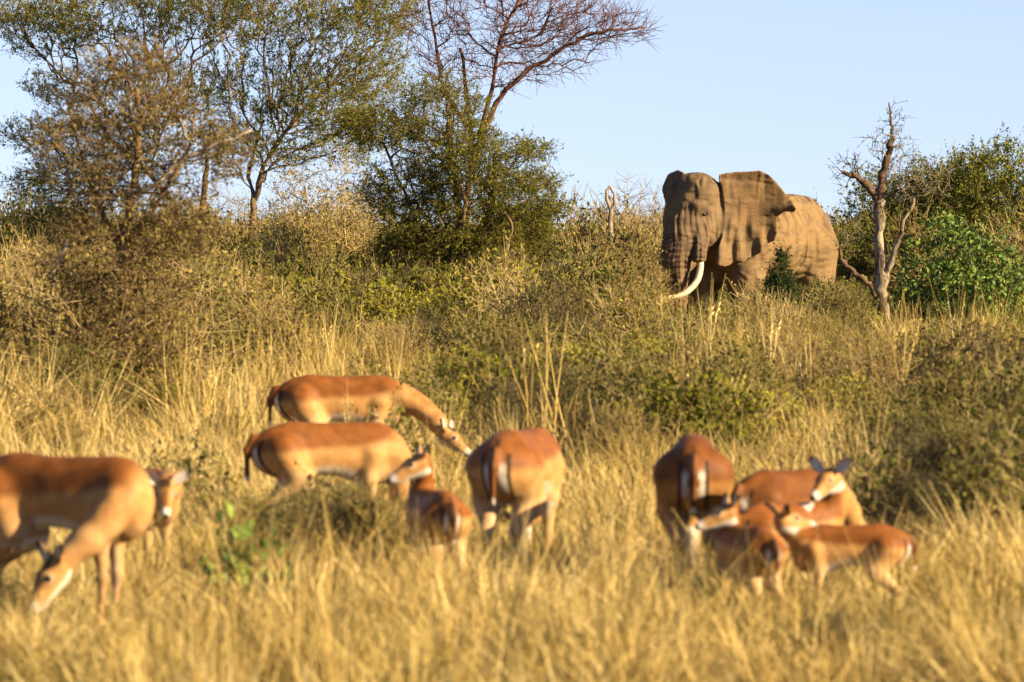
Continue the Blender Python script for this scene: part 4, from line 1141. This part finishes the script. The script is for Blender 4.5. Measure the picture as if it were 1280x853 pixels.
def make_grass():
    T = {}
    T['short'] = [tuft(30, .12, .34, .12, .65, .0078, 200 + i, .0) for i in range(4)]
    T['tall'] = [tuft(18, .30, .62, .10, .45, .0065, 210 + i, .0) for i in range(2)]
    T['flat'] = [tuft(26, .28, .66, .16, 1.5, .0098, 220 + i, .0, .56) for i in range(4)]
    T['mid'] = [tuft(28, .18, .48, .18, .75, .013, 230 + i, .0) for i in range(3)]
    T['midtall'] = [tuft(22, .4, .85, .14, .5, .010, 240 + i, .05) for i in range(2)]
    T['clump'] = [tuft(34, .5, 1.15, .16, .65, .012, 250 + i, .0, .3) for i in range(3)]
    pr = []
    for i in range(4): pr.append(patch('sward', T['short'] * 2 + T['flat'] * 3, 46, .6, M['grass'], 300 + i))                 # 0-3
    for i in range(2): pr.append(patch('sward_tall', T['short'] * 2 + T['flat'] * 2 + T['tall'] * 3, 44, .6, M['grass'], 310 + i))   # 4-5
    for i in range(3): pr.append(patch('sward_mid', T['mid'] * 3 + T['midtall'], 42, 1.0, M['grass_mid'], 320 + i))             # 6-8
    for i in range(2): pr.append(patch('sward_gold', T['mid'] * 3 + T['midtall'], 42, 1.0, M['grass'], 330 + i))                # 9-10
    for i in range(3): me = patch('straw_clump', T['clump'], 3, .15, M['grass'], 340 + i); pr.append(me)                        # 11-13
    for i in range(2): pr.append(patch('sward_brown', T['short'] * 2 + T['flat'] * 2, 40, .6, M['grass_mid'], 350 + i))                 # 14-15
    imp = [(WX(k['px'], F / k['s']), F / k['s']) for k in IMPALAS]
    pts, rot, scl, idx = [], [], [], []
    def put(x, y, k, sxy, sz):
        pts.append((x, y, 0)); rot.append((0, 0, random.choice((0, 1.5708, 3.1416, 4.7124)) + random.gauss(0, .3))); scl.append((sxy, sxy, sz)); idx.append(k)
    y = 9.0
    while y < 45:
        st = .95 if y > 19 else 1.9
        hw = .1 * y + 2.2
        x = -hw + random.uniform(0, st)
        while x < hw:
            px_, py_ = x + random.uniform(-.2, .2), y + random.uniform(-.2, .2)
            g = pnoise(px_, py_, .35, 2)
            md = min((px_ - a) ** 2 + (py_ - b) ** 2 for a, b in imp)
            k = random.randint(0, 3) if (g < .12 or md < .8) else random.randint(4, 5)
            if pnoise(px_, py_, .45, 12) > .14: k = random.randint(14, 15)
            sz = random.uniform(.75, 1.15) * (1 + .3 * g)
            if 22.5 < y < 26 and .9 < px_ < 2.1: sz *= .55
            if y < 26.5 and -3.0 < px_ < -1.35: sz *= .5          # shorter sward round the left animals
            if not (g < -.2 and random.random() < .6): put(px_, py_, k, 1.0, sz)
            x += st * random.uniform(.85, 1.1)
        y += st * .9
    y = 42.0
    while y < 128:
        st = 1.25 if y < 70 else 1.7 if y < 85 else 2.4
        hw = .1 * y + 4.5
        x = -hw + random.uniform(0, st)
        while x < hw:
            px_, py_ = x + random.uniform(-.4, .4), y + random.uniform(-.4, .4)
            g = pnoise(px_, py_, .25, 2)
            if 76 < y < 102 and 780 < 640 + px_ / py_ * F < 1060 and random.random() < .7: x += st; continue
            if not (g < -.18 and random.random() < .6): put(px_, py_, random.randint(6, 8) if random.random() < .62 - .5 * g + (.15 if x > -.03 * y else 0) else random.randint(9, 10), 1.0, random.uniform(.7, 1.2) * (1 + .5 * g))
            x += st * random.uniform(.85, 1.15)
        y += st * .9
    for _ in range(80):      # taller clumps of straw, most of them on the left
        yy = random.uniform(42, 66); px = random.uniform(-60, 340) if random.random() < .75 else random.uniform(340, 1340)
        put(WX(px, yy), yy, random.randint(11, 13), random.uniform(.7, 1.1), random.uniform(.6, 1.05))
    for _ in range(240):     # bent straws standing out of the near sward
        yy = random.uniform(21, 41); px = random.uniform(-80, 1360)
        put(WX(px, yy), yy, random.randint(11, 13), random.uniform(.35, .6), random.uniform(.22, .42))
    for px, yy in ((330, 30), (365, 29.6), (430, 29.8), (470, 30.2), (400, 29.2), (540, 26.3), (570, 26.2), (630, 27.2), (690, 27.4), (830, 26.6), (870, 26.4), (905, 26.0), (930, 24.6), (1010, 24.8), (1120, 24.9)):
        put(WX(px, yy), yy, random.randint(11, 13), .5, random.uniform(.30, .42))
    for kk in IMPALAS[1:]:   # straws standing against the animals
        dd = F / kk['s']
        for _ in range(8):
            put(WX(kk['px'], dd) + random.uniform(-.5, .5) * kk['size'], dd - random.uniform(.25, 1.3), random.randint(11, 13), random.uniform(.35, .55), random.uniform(.30, .50) * kk['size'] ** 1.5)
    for px, yy, sc_ in ((735, 33, .75), (360, 33, .6), (330, 36, .8), (1130, 30, .5), (1150, 27, .45), (780, 30, .5), (100, 33, .6), (650, 37, .7), (1240, 29, .6), (560, 35, .5), (1000, 34, .6), (300, 38, .9)):
        put(WX(px, yy), yy, random.randint(11, 13), .7, sc_)
    scatter('dry_grass', 'golden dry savanna grass covering the whole ground', 'grass', pts, rot, scl, idx, pr)
make_grass()

def make_undergrowth():
    keys = ['twig_bush', 'twig_bush_b', 'green_bush', 'green_bush_b', 'grey_bush']
    pts, rot, scl, idx = [], [], [], []
    ex, ey = WX(950, F / 62), F / 62
    def put(x, y, k, s, sz=None):
        pts.append((x, y, 0)); rot.append((random.gauss(0, .05), random.gauss(0, .05), random.uniform(0, 6.28))); scl.append((s, s, sz or s)); idx.append(k)
    # band in front of and around the trees and the elephant
    for y0, y1, dens in ((41, 50, .40), (50, 60, .55), (60, 72, .60), (72, 84, .50), (84, 98, .55), (98, 112, .45), (112, 128, .42)):
        hw = .1 * y1 + 5
        for _ in range(int((y1 - y0) * 2 * hw * dens)):
            x, y = random.uniform(-hw, hw), random.uniform(y0, y1)
            if abs(x) > .1 * y + 5: continue
            px = 640 + x / y * F
            lx, ly = x - ex, y - ey
            if lx * lx / 6.5 + ly * ly / 7.5 < 1 and y > 98.5: continue      # the elephant stands here
            s = random.uniform(.6, 1.3)
            if 780 < px < 950 and y > 74: s = random.uniform(.34, .5)        # low growth where the elephant has trampled a way
            elif 945 < px < 1060 and y > 74: s = random.uniform(.45, .68)
            elif px > 1100 and 74 < y < 93: s = random.uniform(.4, .62)
            if y > 108: s *= 1.5
            lim = 78 if 775 < px < 872 else 66 if 872 <= px < 950 else 52 if 950 <= px < 1060 else 100 if 1060 <= px < 1150 else 92 if px >= 1150 else None
            if lim and 50 < y < 100: s = max(.2, min(s, (H - lim * y / F - .28) / 1.35))      # grazed-down scrub round the elephant's path
            g = pnoise(x, y, .12, 3) + random.gauss(0, .25)
            u = random.random()
            if 420 < px < 720 and u < .6: k = 2
            elif 720 <= px < 1000 and y > 74 and u < .62: k = random.choice((2, 2, 3))
            elif px > 1000 and u < .65: k = random.choice((2, 3, 3))
            elif px < 420 and u < .25: k = random.choice((2, 3))
            else: k = 0 if g > .34 else 1 if g > .14 else 3 if g > -.08 else 2 if g > -.32 else 4
            if y < 72:
                clump = pnoise(x, y, .22, 9)
                if clump < -.05 and random.random() < .75: continue
                s *= (.50 if y < 50 else .66) * (1 + .4 * clump)
                k = random.choice((0, 1, 2, 3, 3, 4, 4)) if px > 480 else random.choice((0, 0, 1, 2, 3))
                if px < 330 and y > 48: s *= 1.35
            put(x, y, k, s)
    # far edge of the thicket, hides the horizon
    for _ in range(170):
        y = random.uniform(130, 185); x = random.uniform(-1, 1) * (.1 * y + 8)
        put(x, y, random.choice((0, 1, 2, 3, 3)), random.uniform(1.4, 1.95))
    for px, y, k, s in ((690, 106, 0, 1.35), (715, 108, 1, 1.45), (735, 104, 3, 1.25), (752, 103, 0, 1.3), (772, 103, 0, 1.35), (790, 107, 0, 1.5), (660, 104, 2, 1.3), (812, 110, 1, 1.5)):
        put(WX(px, y), y, k, s)
    for _ in range(70):      # low leafy growth at the elephant's feet
        y = random.uniform(84, 98.5); px = random.uniform(800, 1075)
        lim = 78 if px < 872 else 66 if px < 950 else 52
        put(WX(px, y), y, random.choice((2, 2, 3)), max(.25, (H - lim * y / F - .22) / 1.3) * random.uniform(.85, 1.1))
    for _ in range(110):     # leafy olive scrub between the herd and the elephant
        y = random.uniform(62, 84); px = random.uniform(560, 1340)
        s_ = random.uniform(.40, .72)
        lim = 80 if 775 < px < 872 else 68 if 872 <= px < 950 else 54 if 950 <= px < 1060 else 105 if 1060 <= px < 1150 else 92 if px >= 1150 else 10
        put(WX(px, y), y, random.choice((2, 2, 3, 3, 1)), max(.25, min(s_, (H - lim * y / F - .22) / 1.3)))
    for px, y, s_ in ((338, 29.9, .30), (372, 29.4, .34), (408, 29.7, .30), (446, 30.0, .34), (300, 31.0, .28), (500, 30.6, .26), (600, 27.0, .16), (700, 27.2, .16), (845, 26.3, .15), (890, 26.0, .16)):
        put(WX(px, y), y, 3, s_)
    for _ in range(70):      # dark brush on the right above the fawns
        y = random.uniform(30, 47); px = random.uniform(1110, 1420)
        put(WX(px, y), y, random.choice((3, 3, 4, 4, 4)), random.uniform(.36, .70))
    for _ in range(46):      # and in the middle behind the herd
        y = random.uniform(41, 60); px = random.gauss(700, 95)
        put(WX(px, y), y, random.choice((4, 4, 3, 2)), random.uniform(.45, .82))
    for _ in range(26):
        y = random.uniform(44, 60); px = random.uniform(820, 1120)
        put(WX(px, y), y, random.choice((4, 3, 3, 2, 1)), random.uniform(.35, .6))
    # a few small ones nearer, in the grass
    for px, y, k, s in ((60, 62, 0, .8), (240, 60, 1, .8), (330, 58, 0, .7), (770, 60, 3, .55), (905, 58, 1, .5), (1010, 55, 3, .55), (1120, 52, 4, .6), (1180, 40, 3, .45), (520, 50, 1, .5), (455, 54, 3, .5), (1250, 36, 4, .5), (720, 42, 4, .5), (780, 40, 0, .4), (30, 44, 1, .5)):
        put(WX(px, y), y, k, s)
    scatter('undergrowth', 'tangled dry and green scrub filling the background below the trees', 'scrub', pts, rot, scl, idx, [PROTO[k] for k in keys])
make_undergrowth()
